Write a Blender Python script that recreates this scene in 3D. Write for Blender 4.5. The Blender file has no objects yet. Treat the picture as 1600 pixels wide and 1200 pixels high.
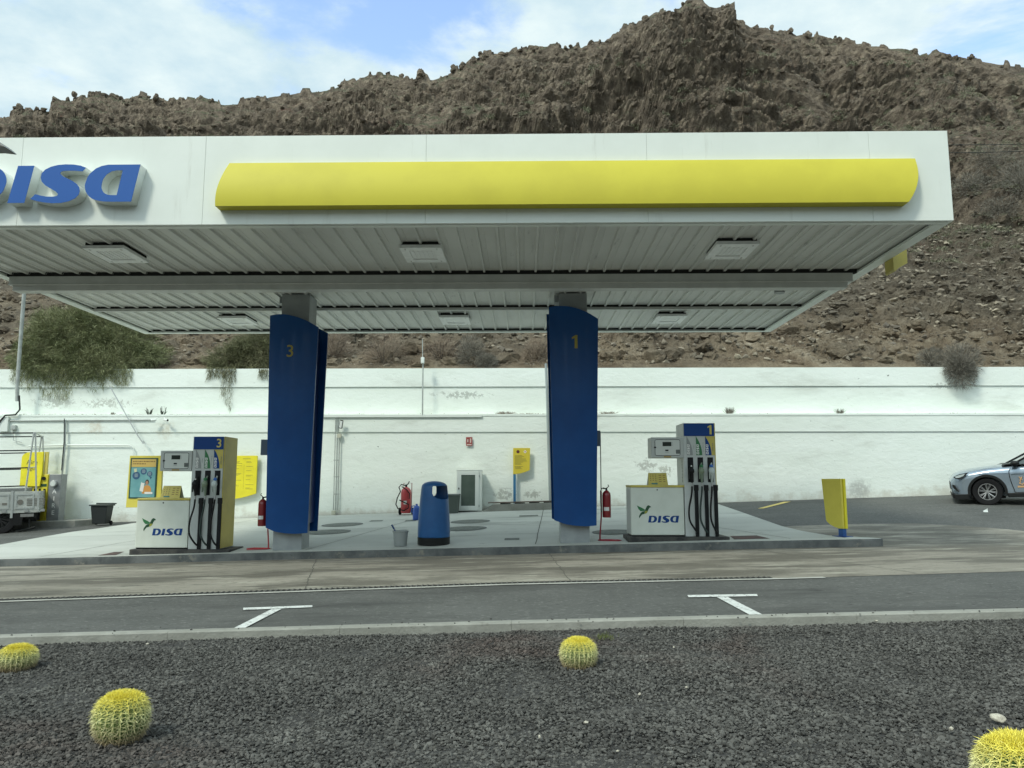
import bpy, bmesh, math, random
import numpy as np
from mathutils import Vector, Matrix
random.seed(7)
R = math.radians
PI = math.pi
scene = bpy.context.scene
col = scene.collection

# ---------------------------------------------------------------- camera
PITCH, YAW, CZ, FPX = R(7.22), R(.95), 1.35, 1200.0
cam = bpy.data.cameras.new('camera')
cam.sensor_width = 36
cam.lens = 36 * FPX / 1600
cam.clip_start = .05
cam.clip_end = 3000
camo = bpy.data.objects.new('camera', cam)
col.objects.link(camo)
camo.location = (0, 0, CZ)
camo.rotation_euler = (PI / 2 + PITCH, 0, YAW)
scene.camera = camo

# ---------------------------------------------------------------- world: sky with broken cloud
SUNV = Vector((-.42, -.55, .76)).normalized()
w = bpy.data.worlds.new('World')
scene.world = w
w.use_nodes = True
nt = w.node_tree
nt.nodes.clear()
N, L = nt.nodes.new, nt.links.new
out = N('ShaderNodeOutputWorld')
bg = N('ShaderNodeBackground')
bg.inputs['Strength'].default_value = .1
L(bg.outputs[0], out.inputs[0])
sky = N('ShaderNodeTexSky')
sky.sky_type = 'NISHITA'
sky.sun_disc = False
sky.sun_elevation = math.asin(SUNV.z)
sky.sun_rotation = math.atan2(SUNV.x, SUNV.y)
sky.altitude = 100
sky.air_density = 1.2
sky.dust_density = 1.5
tc = N('ShaderNodeTexCoord')
sep = N('ShaderNodeSeparateXYZ')
L(tc.outputs['Generated'], sep.inputs[0])
def M(op, a, b=None, c=None, clamp=False):
    n = N('ShaderNodeMath')
    n.operation = op
    n.use_clamp = clamp
    for i, v in enumerate((a, b, c)):
        if v is None: continue
        if isinstance(v, (int, float)): n.inputs[i].default_value = v
        else: L(v, n.inputs[i])
    return n.outputs[0]
zz = M('ADD', M('MAXIMUM', sep.outputs['Z'], 0.0), .12)
comb = N('ShaderNodeCombineXYZ')
L(M('DIVIDE', sep.outputs['X'], zz), comb.inputs[0])
L(M('DIVIDE', sep.outputs['Y'], zz), comb.inputs[1])
cn = N('ShaderNodeTexNoise')
cn.inputs['Scale'].default_value = 2.7
cn.inputs['Detail'].default_value = 9
cn.inputs['Roughness'].default_value = .60
cn.inputs['Distortion'].default_value = .25
L(comb.outputs[0], cn.inputs['Vector'])
# a gap in the cloud up and to the left of the peak
def blob(d, lo):
    vd = N('ShaderNodeVectorMath'); vd.operation = 'DOT_PRODUCT'
    nm = N('ShaderNodeVectorMath'); nm.operation = 'NORMALIZE'
    L(tc.outputs['Generated'], nm.inputs[0])
    L(nm.outputs[0], vd.inputs[0]); vd.inputs[1].default_value = Vector(d).normalized()
    mr = N('ShaderNodeMapRange'); mr.interpolation_type = 'SMOOTHSTEP'
    mr.inputs[1].default_value = lo; mr.inputs[2].default_value = 1
    L(vd.outputs['Value'], mr.inputs[0])
    return mr.outputs[0]
g1 = blob((-.17, 1, .74), .982)
g2 = blob((-.34, 1, .76), .988)
g3 = blob((.15, 1, 1.15), .96)
gap = M('MAXIMUM', M('MAXIMUM', g1, g2), g3)
dens = M('ADD', cn.outputs['Fac'], M('MULTIPLY_ADD', gap, -.22, .125))
mr = N('ShaderNodeMapRange'); mr.interpolation_type = 'SMOOTHSTEP'
mr.inputs[1].default_value = .40; mr.inputs[2].default_value = .60
L(dens, mr.inputs[0])
cn2 = N('ShaderNodeTexNoise')
cn2.inputs['Scale'].default_value = 3.6; cn2.inputs['Detail'].default_value = 9
cn2.inputs['Roughness'].default_value = .58
L(comb.outputs[0], cn2.inputs['Vector'])
cr = N('ShaderNodeValToRGB')
cr.color_ramp.elements[0].position = .36; cr.color_ramp.elements[0].color = (5.0, 6.7, 7.6, 1)
cr.color_ramp.elements[1].position = .60; cr.color_ramp.elements[1].color = (7.3, 8.5, 8.6, 1)
L(cn2.outputs['Fac'], cr.inputs[0])
# veiled sun brightens the cloud round it (behind the camera)
sunb = N('ShaderNodeVectorMath'); sunb.operation = 'DOT_PRODUCT'
L(tc.outputs['Generated'], sunb.inputs[0]); sunb.inputs[1].default_value = SUNV
glow = M('MULTIPLY_ADD', M('POWER', M('MAXIMUM', sunb.outputs['Value'], 0.0), 3.0), 1.1, 1.0)
vm = N('ShaderNodeVectorMath'); vm.operation = 'SCALE'
L(cr.outputs[0], vm.inputs[0]); L(glow, vm.inputs['Scale'])
sk2 = N('ShaderNodeVectorMath'); sk2.operation = 'SCALE'
L(sky.outputs[0], sk2.inputs[0]); sk2.inputs['Scale'].default_value = 2.9
mx = N('ShaderNodeMix'); mx.data_type = 'RGBA'
L(mr.outputs[0], mx.inputs['Factor']); L(sk2.outputs[0], mx.inputs['A']); L(vm.outputs[0], mx.inputs['B'])
L(mx.outputs['Result'], bg.inputs['Color'])

sun = bpy.data.lights.new('sun', 'SUN')
sun.energy = 1.9
sun.angle = R(10)
sun.color = (1, .99, .85)
suno = bpy.data.objects.new('sun', sun)
col.objects.link(suno)
suno.rotation_euler = (-SUNV).to_track_quat('-Z', 'Y').to_euler()
scene.view_settings.view_transform = 'Standard'
scene.view_settings.look = 'None'
scene.view_settings.exposure = 0.19
scene.view_settings.gamma = 1

# ---------------------------------------------------------------- place geometry
def ray(px, py):
    x, y, z = (px - 800) / FPX, (600 - py) / FPX, -1.
    a = PI / 2 + PITCH
    Y = y * math.cos(a) - z * math.sin(a); Z = y * math.sin(a) + z * math.cos(a)
    return (x * math.cos(YAW) - Y * math.sin(YAW), x * math.sin(YAW) + Y * math.cos(YAW), Z)
def at(px, py, Y):
    r = ray(px, py); t = Y / r[1]
    return Vector((r[0] * t, Y, CZ + r[2] * t))
S, YK, YW = .026, 14.6, 23.0
def cl(x): return max(-60., min(60., x))
def G(x, y):                      # ground height
    x = cl(x); a = S * x
    if y <= YK: return a
    return a + (.543 + .0326 * x - a) * min(1, (y - YK) / (YW - YK))
def T(x, y):                      # top of the forecourt slab
    x = cl(x); a = S * x + .14
    return a + (.547 + .0326 * x - a) * min(1, max(0, (y - YK) / (YW - YK)))
def gz(x, y=0): return S * cl(x) - .055   # gravel level
def hit(px, py, f, lo=2., hi=60.):
    r = ray(px, py)
    for _ in range(50):
        m = (lo + hi) / 2; t = m / r[1]
        if CZ + r[2] * t > f(r[0] * t, m): lo = m
        else: hi = m
    return Vector((r[0] * m / r[1], m, f(r[0] * m / r[1], m)))

# ---------------------------------------------------------------- materials
MATS = {}
def mat(name, c, rough=.6, c2=None, scale=4, detail=6, lo=.4, hi=.6, bump=0, bscale=40, metal=0, coat=0,
        stretch=(1, 1, 1), spots=None, emit=None, island=0, spec=.5, bdist=.02):
    if name in MATS: return MATS[name]
    m = bpy.data.materials.new(name); m.use_nodes = True
    t = m.node_tree; n = t.nodes; l = t.links
    p = n['Principled BSDF']
    p.inputs['Base Color'].default_value = (*c, 1)
    p.inputs['Roughness'].default_value = rough
    p.inputs['Metallic'].default_value = metal
    p.inputs['Coat Weight'].default_value = coat
    p.inputs['Specular IOR Level'].default_value = spec
    tcn = n.new('ShaderNodeTexCoord'); mp = n.new('ShaderNodeMapping')
    mp.inputs['Scale'].default_value = stretch
    l.new(tcn.outputs['Object'], mp.inputs[0])
    cur = None
    if c2:
        ns = n.new('ShaderNodeTexNoise'); ns.inputs['Scale'].default_value = scale
        ns.inputs['Detail'].default_value = detail; ns.inputs['Roughness'].default_value = .6
        l.new(mp.outputs[0], ns.inputs['Vector'])
        r = n.new('ShaderNodeValToRGB')
        r.color_ramp.elements[0].position = lo; r.color_ramp.elements[0].color = (*c, 1)
        r.color_ramp.elements[1].position = hi; r.color_ramp.elements[1].color = (*c2, 1)
        l.new(ns.outputs['Fac'], r.inputs[0]); cur = r.outputs[0]
    for sp in (spots or []):     # (colour, scale, lo, hi, stretch)
        ns = n.new('ShaderNodeTexNoise'); ns.inputs['Scale'].default_value = sp[1]
        ns.inputs['Detail'].default_value = 8; ns.inputs['Roughness'].default_value = .65
        mp2 = n.new('ShaderNodeMapping'); mp2.inputs['Scale'].default_value = sp[4] if len(sp) > 4 else (1, 1, 1)
        mp2.inputs['Location'].default_value = (sp[1] * 1.7, 3.1, sp[2] * 9)
        l.new(tcn.outputs['Object'], mp2.inputs[0]); l.new(mp2.outputs[0], ns.inputs['Vector'])
        r = n.new('ShaderNodeMapRange'); r.inputs[1].default_value = sp[2]; r.inputs[2].default_value = sp[3]
        r.interpolation_type = 'SMOOTHSTEP'
        l.new(ns.outputs['Fac'], r.inputs[0])
        x = n.new('ShaderNodeMix'); x.data_type = 'RGBA'
        l.new(r.outputs[0], x.inputs['Factor'])
        if cur is None: x.inputs['A'].default_value = (*c, 1)
        else: l.new(cur, x.inputs['A'])
        x.inputs['B'].default_value = (*sp[0], 1); cur = x.outputs['Result']
    if island:
        g = n.new('ShaderNodeNewGeometry'); h = n.new('ShaderNodeHueSaturation')
        r = n.new('ShaderNodeMapRange'); r.inputs[3].default_value = 1 - island; r.inputs[4].default_value = 1 + island
        l.new(g.outputs['Random Per Island'], r.inputs[0]); l.new(r.outputs[0], h.inputs['Value'])
        if cur is None: h.inputs['Color'].default_value = (*c, 1)
        else: l.new(cur, h.inputs['Color'])
        cur = h.outputs[0]
    if cur is not None: l.new(cur, p.inputs['Base Color'])
    if bump:
        ns = n.new('ShaderNodeTexNoise'); ns.inputs['Scale'].default_value = bscale
        ns.inputs['Detail'].default_value = 7; ns.inputs['Roughness'].default_value = .65
        l.new(mp.outputs[0], ns.inputs['Vector'])
        b = n.new('ShaderNodeBump'); b.inputs['Strength'].default_value = bump; b.inputs['Distance'].default_value = bdist
        l.new(ns.outputs['Fac'], b.inputs['Height']); l.new(b.outputs[0], p.inputs['Normal'])
    if emit:
        p.inputs['Emission Color'].default_value = (*emit, 1); p.inputs['Emission Strength'].default_value = 1
    MATS[name] = m
    return m

m_white = mat('white_panel', (.74, .78, .725), .45, (.71, .75, .695), 1.5, spots=[((.56, .58, .52), 4, .56, .78, (1, 1, .12)), ((.45, .46, .41), 9, .68, .82, (1, 1, .08))], bump=.03, bscale=3)
m_soffit = mat('soffit_sheet', (.68, .69, .65), .5, (.61, .62, .58), 1.2, stretch=(1, .35, 1), spots=[((.27, .27, .25), 2.5, .60, .80, (3, .6, 1))], bump=.05, bscale=12)
m_beam = mat('grey_beam', (.58, .595, .565), .5, (.52, .535, .505), 3)
m_dark = mat('dark_gap', (.035, .036, .034), .95, spec=.1)
m_yellow = mat('yellow_panel_paint', (.57, .515, .05), .55, (.53, .475, .046), 1.3, spec=.3)
m_yellow2 = mat('yellow_sign_face', (.82, .72, .03), .4, (.74, .64, .03), 3)
m_khaki = mat('yellow_side_paint', (.60, .50, .11), .45, (.50, .42, .10), 2)
m_signblue = mat('letter_blue', (.022, .105, .37), .5, spec=.25)
m_return = mat('letter_return', (.72, .76, .72), .4)
m_blueclad = mat('column_blue', (.007, .060, .215), .30, (.009, .072, .245), 1.2, coat=.06, spec=.3, spots=[((.03, .085, .22), 2.2, .58, .8, (1, 1, .3)), ((.05, .10, .22), 14, .70, .8)])
m_blueedge = mat('column_blue_edge', (.01, .02, .09), .3, coat=.4)
m_post = mat('post_grey', (.34, .36, .36), .5, (.28, .30, .30), 3)
m_pumpw = mat('pump_white', (.66, .70, .63), .4, (.60, .64, .57), 2, coat=.2, spots=[((.40, .40, .34), 3, .62, .85, (1, 1, .5))])
m_pumpg = mat('pump_grey', (.56, .59, .57), .4, (.50, .53, .51), 2)
m_head = mat('pump_head_grey', (.46, .485, .46), .42)
m_bezel = mat('bezel_grey', (.60, .63, .59), .4)
m_black = mat('black_plastic', (.010, .011, .012), .5, spec=.22)
m_rubber = mat('black_rubber', (.012, .012, .012), .6, spec=.22)
m_screen = mat('screen_dark', (.025, .035, .03), .12)
m_green = mat('logo_green', (.03, .17, .06), .5)
m_dgreen = mat('logo_dark_green', (.015, .07, .03), .5)
m_lgreen = mat('logo_lime', (.32, .33, .05), .5)
m_logoblue = mat('logo_navy', (.007, .05, .21), .5, spec=.25)
m_grey3 = mat('strip_grey', (.28, .3, .29), .5)
m_grey4 = mat('strip_pale', (.5, .53, .5), .5)
m_gold = mat('number_gold', (.60, .50, .13), .5)
m_steel = mat('steel', (.45, .46, .45), .35, metal=.7)
m_red = mat('extinguisher_red', (.22, .012, .016), .35, coat=.4)
m_red2 = mat('trolley_red', (.50, .05, .055), .4, coat=.3)
m_wood = mat('label_white', (.75, .75, .72), .6)
m_binblue = mat('bin_blue', (.010, .085, .25), .42, (.013, .10, .28), 3, spots=[((.04, .13, .28), 9, .6, .9)])
m_bucket = mat('bucket_grey', (.30, .32, .31), .6)
m_glassdark = mat('cabinet_glass', (.08, .11, .09), .25, (.10, .13, .11), 2)
m_asphalt = mat('asphalt', (.072, .074, .068), .88, (.102, .104, .096), .8, detail=10, lo=.35, hi=.7, bump=.5, bscale=160, bdist=.006,
                spots=[((.17, .172, .158), 30, .56, .64, (.5, 1, 1)), ((.034, .034, .031), 24, .57, .66, (.5, 1, 1)), ((.052, .053, .049), .9, .48, .66, (.3, 1, 1)), ((.14, .138, .125), 4, .58, .80, (.2, 1, 1)), ((.04, .04, .037), 2.2, .62, .72)])
m_conc = mat('lane_concrete', (.225, .208, .168), .8, (.30, .28, .232), .6, detail=10, lo=.35, hi=.65, stretch=(.3, 1, 1), bump=.35, bscale=50, bdist=.01,
             spots=[((.13, .12, .095), .55, .50, .62, (.5, 1, 1)), ((.115, .106, .084), 1.3, .46, .60, (.25, 1, 1)), ((.36, .345, .285), 3.0, .54, .68, (.2, 1, 1)), ((.085, .078, .062), 4.5, .57, .68, (.22, 1, 1)), ((.15, .14, .11), 11, .54, .66, (.35, 1, 1)), ((.05, .046, .038), 20, .62, .70, (.6, 1, 1)), ((.42, .40, .34), 34, .62, .72)])
m_slab = mat('slab_concrete', (.43, .445, .405), .8, (.50, .515, .47), .7, detail=9, stretch=(.35, 1, 1), bump=.2, bscale=40, bdist=.01,
             spots=[((.22, .23, .21), .8, .54, .72, (.3, 1, 1)), ((.17, .17, .15), 3, .62, .80, (.3, 1, 1)), ((.16, .16, .14), 9, .62, .74, (.4, 1, 1)), ((.10, .10, .09), 2.6, .66, .73), ((.48, .49, .46), 6, .65, .8, (.3, 1, 1))])
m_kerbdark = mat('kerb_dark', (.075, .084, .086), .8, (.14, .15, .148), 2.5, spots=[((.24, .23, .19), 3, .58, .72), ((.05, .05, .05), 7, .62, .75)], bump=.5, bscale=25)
m_kerbpale = mat('kerb_pale', (.30, .30, .265), .85, (.24, .24, .21), 3, spots=[((.17, .165, .14), 5, .6, .75), ((.38, .38, .34), 9, .62, .8)], bump=.5, bscale=30)
m_soil = mat('gravel_base', (.044, .043, .040), .95, (.060, .058, .054), 30, bump=1, bscale=60, bdist=.03, spots=[((.05, .038, .030), .7, .6, .75)])
m_stone = mat('gravel_stone', (.098, .096, .087), .92, (.070, .068, .062), 1.3, lo=.3, hi=.7, island=.5, spec=.25, spots=[((.082, .066, .058), .45, .55, .75), ((.135, .132, .118), 2.2, .58, .75), ((.04, .04, .036), 1.4, .6, .75)], bump=.5, bscale=90, bdist=.004)
m_palestone = mat('pale_stone', (.5, .47, .38), .8, (.36, .33, .27), 30, bump=.4, bscale=60)
m_wmark = mat('road_white', (.66, .68, .65), .7, (.56, .58, .55), 20, spots=[((.13, .13, .12), 22, .57, .62), ((.34, .35, .33), 5, .5, .7)])
m_ymark = mat('road_yellow', (.64, .50, .15), .7, spots=[((.2, .18, .12), 12, .6, .74)])
m_mat_red = mat('red_paint_patch', (.10, .048, .042), .8, (.07, .05, .045), 6)
m_iron = mat('manhole_iron', (.10, .115, .10), .75, (.16, .175, .155), 9, bump=.5, bscale=60)
m_joint = mat('joint_dark', (.085, .083, .07), .9)
m_tyre = mat('tyre', (.012, .012, .013), .8, bump=.1, spec=.2)
m_rim = mat('rim_silver', (.48, .48, .48), .3, metal=.8)
m_carp = mat('car_silver_blue', (.30, .36, .42), .25, metal=.55, coat=.7)
m_cardark = mat('car_trim_black', (.012, .013, .013), .5, spec=.25)
m_carglass = mat('car_glass', (.05, .07, .07), .06, coat=.5)
m_lampglass = mat('lamp_glass', (.4, .45, .45), .1, coat=.6)
m_orange = mat('door_mark', (.55, .33, .16), .5)
m_truckw = mat('truck_white', (.46, .48, .45), .5, (.38, .39, .36), 4, spots=[((.2, .19, .16), 6, .62, .8)])
m_alu = mat('rack_aluminium', (.5, .52, .5), .4, metal=.5)
m_cable = mat('cable_black', (.015, .015, .015), .6)
m_pipe = mat('painted_pipe', (.42, .45, .43), .5, (.34, .36, .34), 5)
m_plantg = mat('bin_green_black', (.03, .038, .034), .5)
m_teal = mat('poster_teal', (.13, .33, .36), .5, (.18, .40, .42), 3)
m_navy2 = mat('poster_navy', (.035, .10, .20), .5)
m_tan = mat('poster_header', (.62, .44, .13), .5)
m_skin = mat('poster_skin', (.42, .22, .14), .6)
m_hair = mat('poster_hair', (.03, .02, .02), .6)
m_postorange = mat('poster_orange', (.62, .29, .07), .6)
m_text = mat('print_dark', (.10, .10, .05), .6)
m_printmid = mat('print_olive', (.38, .33, .05), .6)
m_diff = mat('lamp_diffuser', (.86, .88, .86), .4, (.78, .8, .78), 8)
m_bluepost = mat('blue_post', (.03, .16, .32), .4)

# rough white wall: horizontal trowel ridges, mould specks, rust runs
def wall_mat():
    m = mat('rendered_wall', (.80, .85, .80), .8, (.76, .815, .755), .9, stretch=(.4, 1, 1),
            spots=[((.62, .655, .60), 1.3, .52, .76, (.3, 1, 1)), ((.17, .19, .17), 6, .70, .735, (.7, 1, 1)), ((.50, .53, .48), 14, .64, .74, (.5, 1, 1)), ((.55, .50, .38), 1.6, .68, .86, (2, 1, .35))])
    t = m.node_tree; n = t.nodes; l = t.links; p = n['Principled BSDF']
    tcn = n.new('ShaderNodeTexCoord'); mp = n.new('ShaderNodeMapping'); mp.inputs['Scale'].default_value = (.6, 1, 1)
    l.new(tcn.outputs['Object'], mp.inputs[0])
    a = n.new('ShaderNodeTexNoise'); a.inputs['Scale'].default_value = 6; a.inputs['Detail'].default_value = 10; a.inputs['Roughness'].default_value = .66
    a.inputs['Distortion'].default_value = .4
    l.new(mp.outputs[0], a.inputs['Vector'])
    b = n.new('ShaderNodeBump'); b.inputs['Strength'].default_value = .55; b.inputs['Distance'].default_value = .03
    l.new(a.outputs['Fac'], b.inputs['Height']); l.new(b.outputs[0], p.inputs['Normal'])
    # damp stain near the foot of the wall
    base = p.inputs['Base Color'].links[0].from_socket
    sp = n.new('ShaderNodeSeparateXYZ'); l.new(tcn.outputs['Object'], sp.inputs[0])
    sub = n.new('ShaderNodeMath'); sub.operation = 'MULTIPLY_ADD'
    l.new(sp.outputs['X'], sub.inputs[0]); sub.inputs[1].default_value = -.0326; l.new(sp.outputs['Z'], sub.inputs[2])
    ns = n.new('ShaderNodeTexNoise'); ns.inputs['Scale'].default_value = 2.2; ns.inputs['Detail'].default_value = 9; ns.inputs['Roughness'].default_value = .7
    l.new(tcn.outputs['Object'], ns.inputs['Vector'])
    ad = n.new('ShaderNodeMath'); ad.operation = 'MULTIPLY_ADD'; l.new(ns.outputs['Fac'], ad.inputs[0]); ad.inputs[1].default_value = -1.6
    l.new(sub.outputs[0], ad.inputs[2])
    mr = n.new('ShaderNodeMapRange'); mr.inputs[1].default_value = .05; mr.inputs[2].default_value = -.35; mr.interpolation_type = 'SMOOTHSTEP'
    l.new(ad.outputs[0], mr.inputs[0])
    x = n.new('ShaderNodeMix'); x.data_type = 'RGBA'; l.new(mr.outputs[0], x.inputs['Factor']); l.new(base, x.inputs['A'])
    x.inputs['B'].default_value = (.62, .63, .56, 1)
    cur = x.outputs['Result']
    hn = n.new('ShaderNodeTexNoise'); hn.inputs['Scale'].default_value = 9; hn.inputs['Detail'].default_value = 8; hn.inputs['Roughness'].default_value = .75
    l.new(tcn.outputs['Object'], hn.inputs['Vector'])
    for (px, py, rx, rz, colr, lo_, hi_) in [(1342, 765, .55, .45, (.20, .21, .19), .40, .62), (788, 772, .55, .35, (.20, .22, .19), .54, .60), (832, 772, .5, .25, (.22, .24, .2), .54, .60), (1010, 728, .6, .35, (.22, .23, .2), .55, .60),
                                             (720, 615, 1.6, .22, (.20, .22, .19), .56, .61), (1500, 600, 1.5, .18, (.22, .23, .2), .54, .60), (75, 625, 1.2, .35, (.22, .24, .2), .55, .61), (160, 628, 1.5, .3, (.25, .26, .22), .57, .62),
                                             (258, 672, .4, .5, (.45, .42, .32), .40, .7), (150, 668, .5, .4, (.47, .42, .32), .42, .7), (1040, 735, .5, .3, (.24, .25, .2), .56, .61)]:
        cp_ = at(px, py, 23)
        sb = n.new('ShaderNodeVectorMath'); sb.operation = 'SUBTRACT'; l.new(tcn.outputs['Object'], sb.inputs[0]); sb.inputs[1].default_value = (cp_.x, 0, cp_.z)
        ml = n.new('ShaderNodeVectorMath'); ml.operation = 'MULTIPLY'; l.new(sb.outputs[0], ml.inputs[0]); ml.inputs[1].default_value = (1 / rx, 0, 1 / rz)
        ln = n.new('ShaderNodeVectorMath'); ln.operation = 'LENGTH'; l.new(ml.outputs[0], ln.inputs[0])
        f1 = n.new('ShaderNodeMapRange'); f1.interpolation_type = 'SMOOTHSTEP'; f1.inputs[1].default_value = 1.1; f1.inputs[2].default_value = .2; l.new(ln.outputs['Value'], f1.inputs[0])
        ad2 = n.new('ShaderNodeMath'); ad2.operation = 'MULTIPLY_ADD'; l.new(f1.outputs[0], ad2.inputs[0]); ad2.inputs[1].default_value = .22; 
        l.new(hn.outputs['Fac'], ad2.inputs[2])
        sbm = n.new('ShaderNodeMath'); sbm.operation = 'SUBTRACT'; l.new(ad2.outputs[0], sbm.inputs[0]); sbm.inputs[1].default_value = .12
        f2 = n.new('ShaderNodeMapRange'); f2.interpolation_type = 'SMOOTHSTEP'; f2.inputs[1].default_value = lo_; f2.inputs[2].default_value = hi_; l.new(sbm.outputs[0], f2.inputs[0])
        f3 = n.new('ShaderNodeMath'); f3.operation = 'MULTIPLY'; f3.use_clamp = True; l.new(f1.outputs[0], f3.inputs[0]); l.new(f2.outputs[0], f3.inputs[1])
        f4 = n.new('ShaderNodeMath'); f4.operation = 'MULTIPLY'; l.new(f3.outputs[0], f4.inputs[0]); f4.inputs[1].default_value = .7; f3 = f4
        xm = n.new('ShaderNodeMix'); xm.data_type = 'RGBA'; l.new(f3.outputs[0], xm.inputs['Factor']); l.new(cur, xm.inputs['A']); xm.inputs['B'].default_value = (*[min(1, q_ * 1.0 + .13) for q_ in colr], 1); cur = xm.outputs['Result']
    l.new(cur, p.inputs['Base Color'])
    return m
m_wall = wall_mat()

# ---------------------------------------------------------------- mesh builder
class MB:
    def __init__(s): s.v = []; s.f = []; s.mi = []
    def add(s, vs, fs, mi=0):
        o = len(s.v); s.v += [tuple(v) for v in vs]
        for f in fs: s.f.append([i + o for i in f]); s.mi.append(mi)
        return s
    def box(s, x0, x1, y0, y1, z0, z1, mi=0):
        return s.add([(x0, y0, z0), (x1, y0, z0), (x1, y1, z0), (x0, y1, z0), (x0, y0, z1), (x1, y0, z1), (x1, y1, z1), (x0, y1, z1)],
                     [(0, 3, 2, 1), (4, 5, 6, 7), (0, 1, 5, 4), (1, 2, 6, 5), (2, 3, 7, 6), (3, 0, 4, 7)], mi)
    def prism(s, pts, y0, y1, mi=0):      # outline in XZ (counter-clockwise seen from -Y), extruded in Y
        n = len(pts)
        vs = [(p[0], y0, p[1]) for p in pts] + [(p[0], y1, p[1]) for p in pts]
        fs = [list(range(n)), list(range(2 * n - 1, n - 1, -1))] + [(i, i + n, (i + 1) % n + n, (i + 1) % n) for i in range(n)]
        return s.add(vs, fs, mi)
    def slab(s, pts, zt, zb, mi=0):       # outline in XY with height functions
        n = len(pts)
        vs = [(p[0], p[1], zt(*p[:2])) for p in pts] + [(p[0], p[1], zb(*p[:2])) for p in pts]
        fs = [list(range(n)), list(range(2 * n - 1, n - 1, -1))] + [(i, i + n, (i + 1) % n + n, (i + 1) % n) for i in range(n)]
        return s.add(vs, fs, mi)
    def cyl(s, p0, p1, r0, r1=None, n=16, mi=0, caps=True):
        r1 = r0 if r1 is None else r1
        p0, p1 = Vector(p0), Vector(p1); d = (p1 - p0).normalized()
        a = d.orthogonal().normalized(); b = d.cross(a)
        vs = []
        for p, r in ((p0, r0), (p1, r1)):
            for k in range(n):
                t = 2 * PI * k / n; vs.append(p + (a * math.cos(t) + b * math.sin(t)) * r)
        fs = [(k, (k + 1) % n, (k + 1) % n + n, k + n) for k in range(n)]
        if caps: fs += [list(range(n - 1, -1, -1)), list(range(n, 2 * n))]
        return s.add(vs, fs, mi)
    def tube(s, pts, r, n=8, mi=0, closed=False):
        pts = [Vector(p) for p in pts]; vs = []; m = len(pts); a = None
        for i, p in enumerate(pts):
            if closed: d = pts[(i + 1) % m] - pts[i - 1]
            else: d = pts[min(i + 1, m - 1)] - pts[max(i - 1, 0)]
            d.normalize()
            if a is None: a = d.orthogonal().normalized()
            a = (a - d * a.dot(d)).normalized(); b = d.cross(a)
            rr = r[i] if isinstance(r, (list, tuple)) else r
            for k in range(n):
                t = 2 * PI * k / n; vs.append(p + (a * math.cos(t) + b * math.sin(t)) * rr)
        fs = []
        for i in range(m if closed else m - 1):
            j = (i + 1) % m
            fs += [(i * n + k, i * n + (k + 1) % n, j * n + (k + 1) % n, j * n + k) for k in range(n)]
        if not closed: fs += [list(range(n - 1, -1, -1)), list(range((m - 1) * n, m * n))]
        return s.add(vs, fs, mi)
    def lathe(s, prof, n=32, mi=0, c=(0, 0), skip=None):
        vs = []; m = len(prof)
        for (r, z) in prof:
            for k in range(n):
                t = 2 * PI * k / n; vs.append((c[0] + r * math.sin(t), c[1] - r * math.cos(t), z))
        fs = []
        for i in range(m - 1):
            for k in range(n):
                if skip and skip(i, k): continue
                fs.append((i * n + k, i * n + (k + 1) % n, (i + 1) * n + (k + 1) % n, (i + 1) * n + k))
        return s.add(vs, fs, mi)
    def ball(s, c, r, n=12, mi=0, sc=(1, 1, 1)):
        m = max(5, n // 2 + 1); vs = []
        for i in range(m):
            ph = PI * i / (m - 1)
            for k in range(n):
                t = 2 * PI * k / n
                vs.append((c[0] + r * sc[0] * math.sin(ph) * math.cos(t), c[1] + r * sc[1] * math.sin(ph) * math.sin(t), c[2] + r * sc[2] * math.cos(ph)))
        fs = [(i * n + k, (i + 1) * n + k, (i + 1) * n + (k + 1) % n, i * n + (k + 1) % n) for i in range(m - 1) for k in range(n)]
        return s.add(vs, fs, mi)
    def build(s, name, m, parent=None, bevel=0, smooth=False, seg=2, loc=None):
        me = bpy.data.meshes.new(name)
        me.from_pydata(s.v, [], s.f)
        ms = m if isinstance(m, (list, tuple)) else [m]
        for q in ms: me.materials.append(q)
        me.polygons.foreach_set('material_index', s.mi)
        if smooth:
            me.polygons.foreach_set('use_smooth', [True] * len(s.f))
        me.validate(); me.update()
        if smooth:
            try: me.set_sharp_from_angle(angle=R(38))
            except Exception: pass
        o = bpy.data.objects.new(name, me); col.objects.link(o)
        if parent: o.parent = parent
        if loc: o.location = loc
        if bevel:
            b = o.modifiers.new('bevel', 'BEVEL'); b.width = bevel; b.segments = seg; b.limit_method = 'ANGLE'; b.angle_limit = R(35)
        return o

def npmesh(name, V, F, m, parent=None, smooth=False):
    me = bpy.data.meshes.new(name)
    V = np.ascontiguousarray(V, dtype=np.float32); F = np.ascontiguousarray(F, dtype=np.int32)
    k = F.shape[1]
    me.vertices.add(len(V)); me.vertices.foreach_set('co', V.ravel())
    me.loops.add(F.size); me.loops.foreach_set('vertex_index', F.ravel())
    me.polygons.add(len(F)); me.polygons.foreach_set('loop_start', np.arange(len(F), dtype=np.int32) * k)
    me.polygons.foreach_set('use_smooth', np.full(len(F), bool(smooth)))
    me.update(calc_edges=True)
    me.materials.append(m)
    o = bpy.data.objects.new(name, me); col.objects.link(o)
    if parent: o.parent = parent
    return o

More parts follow.
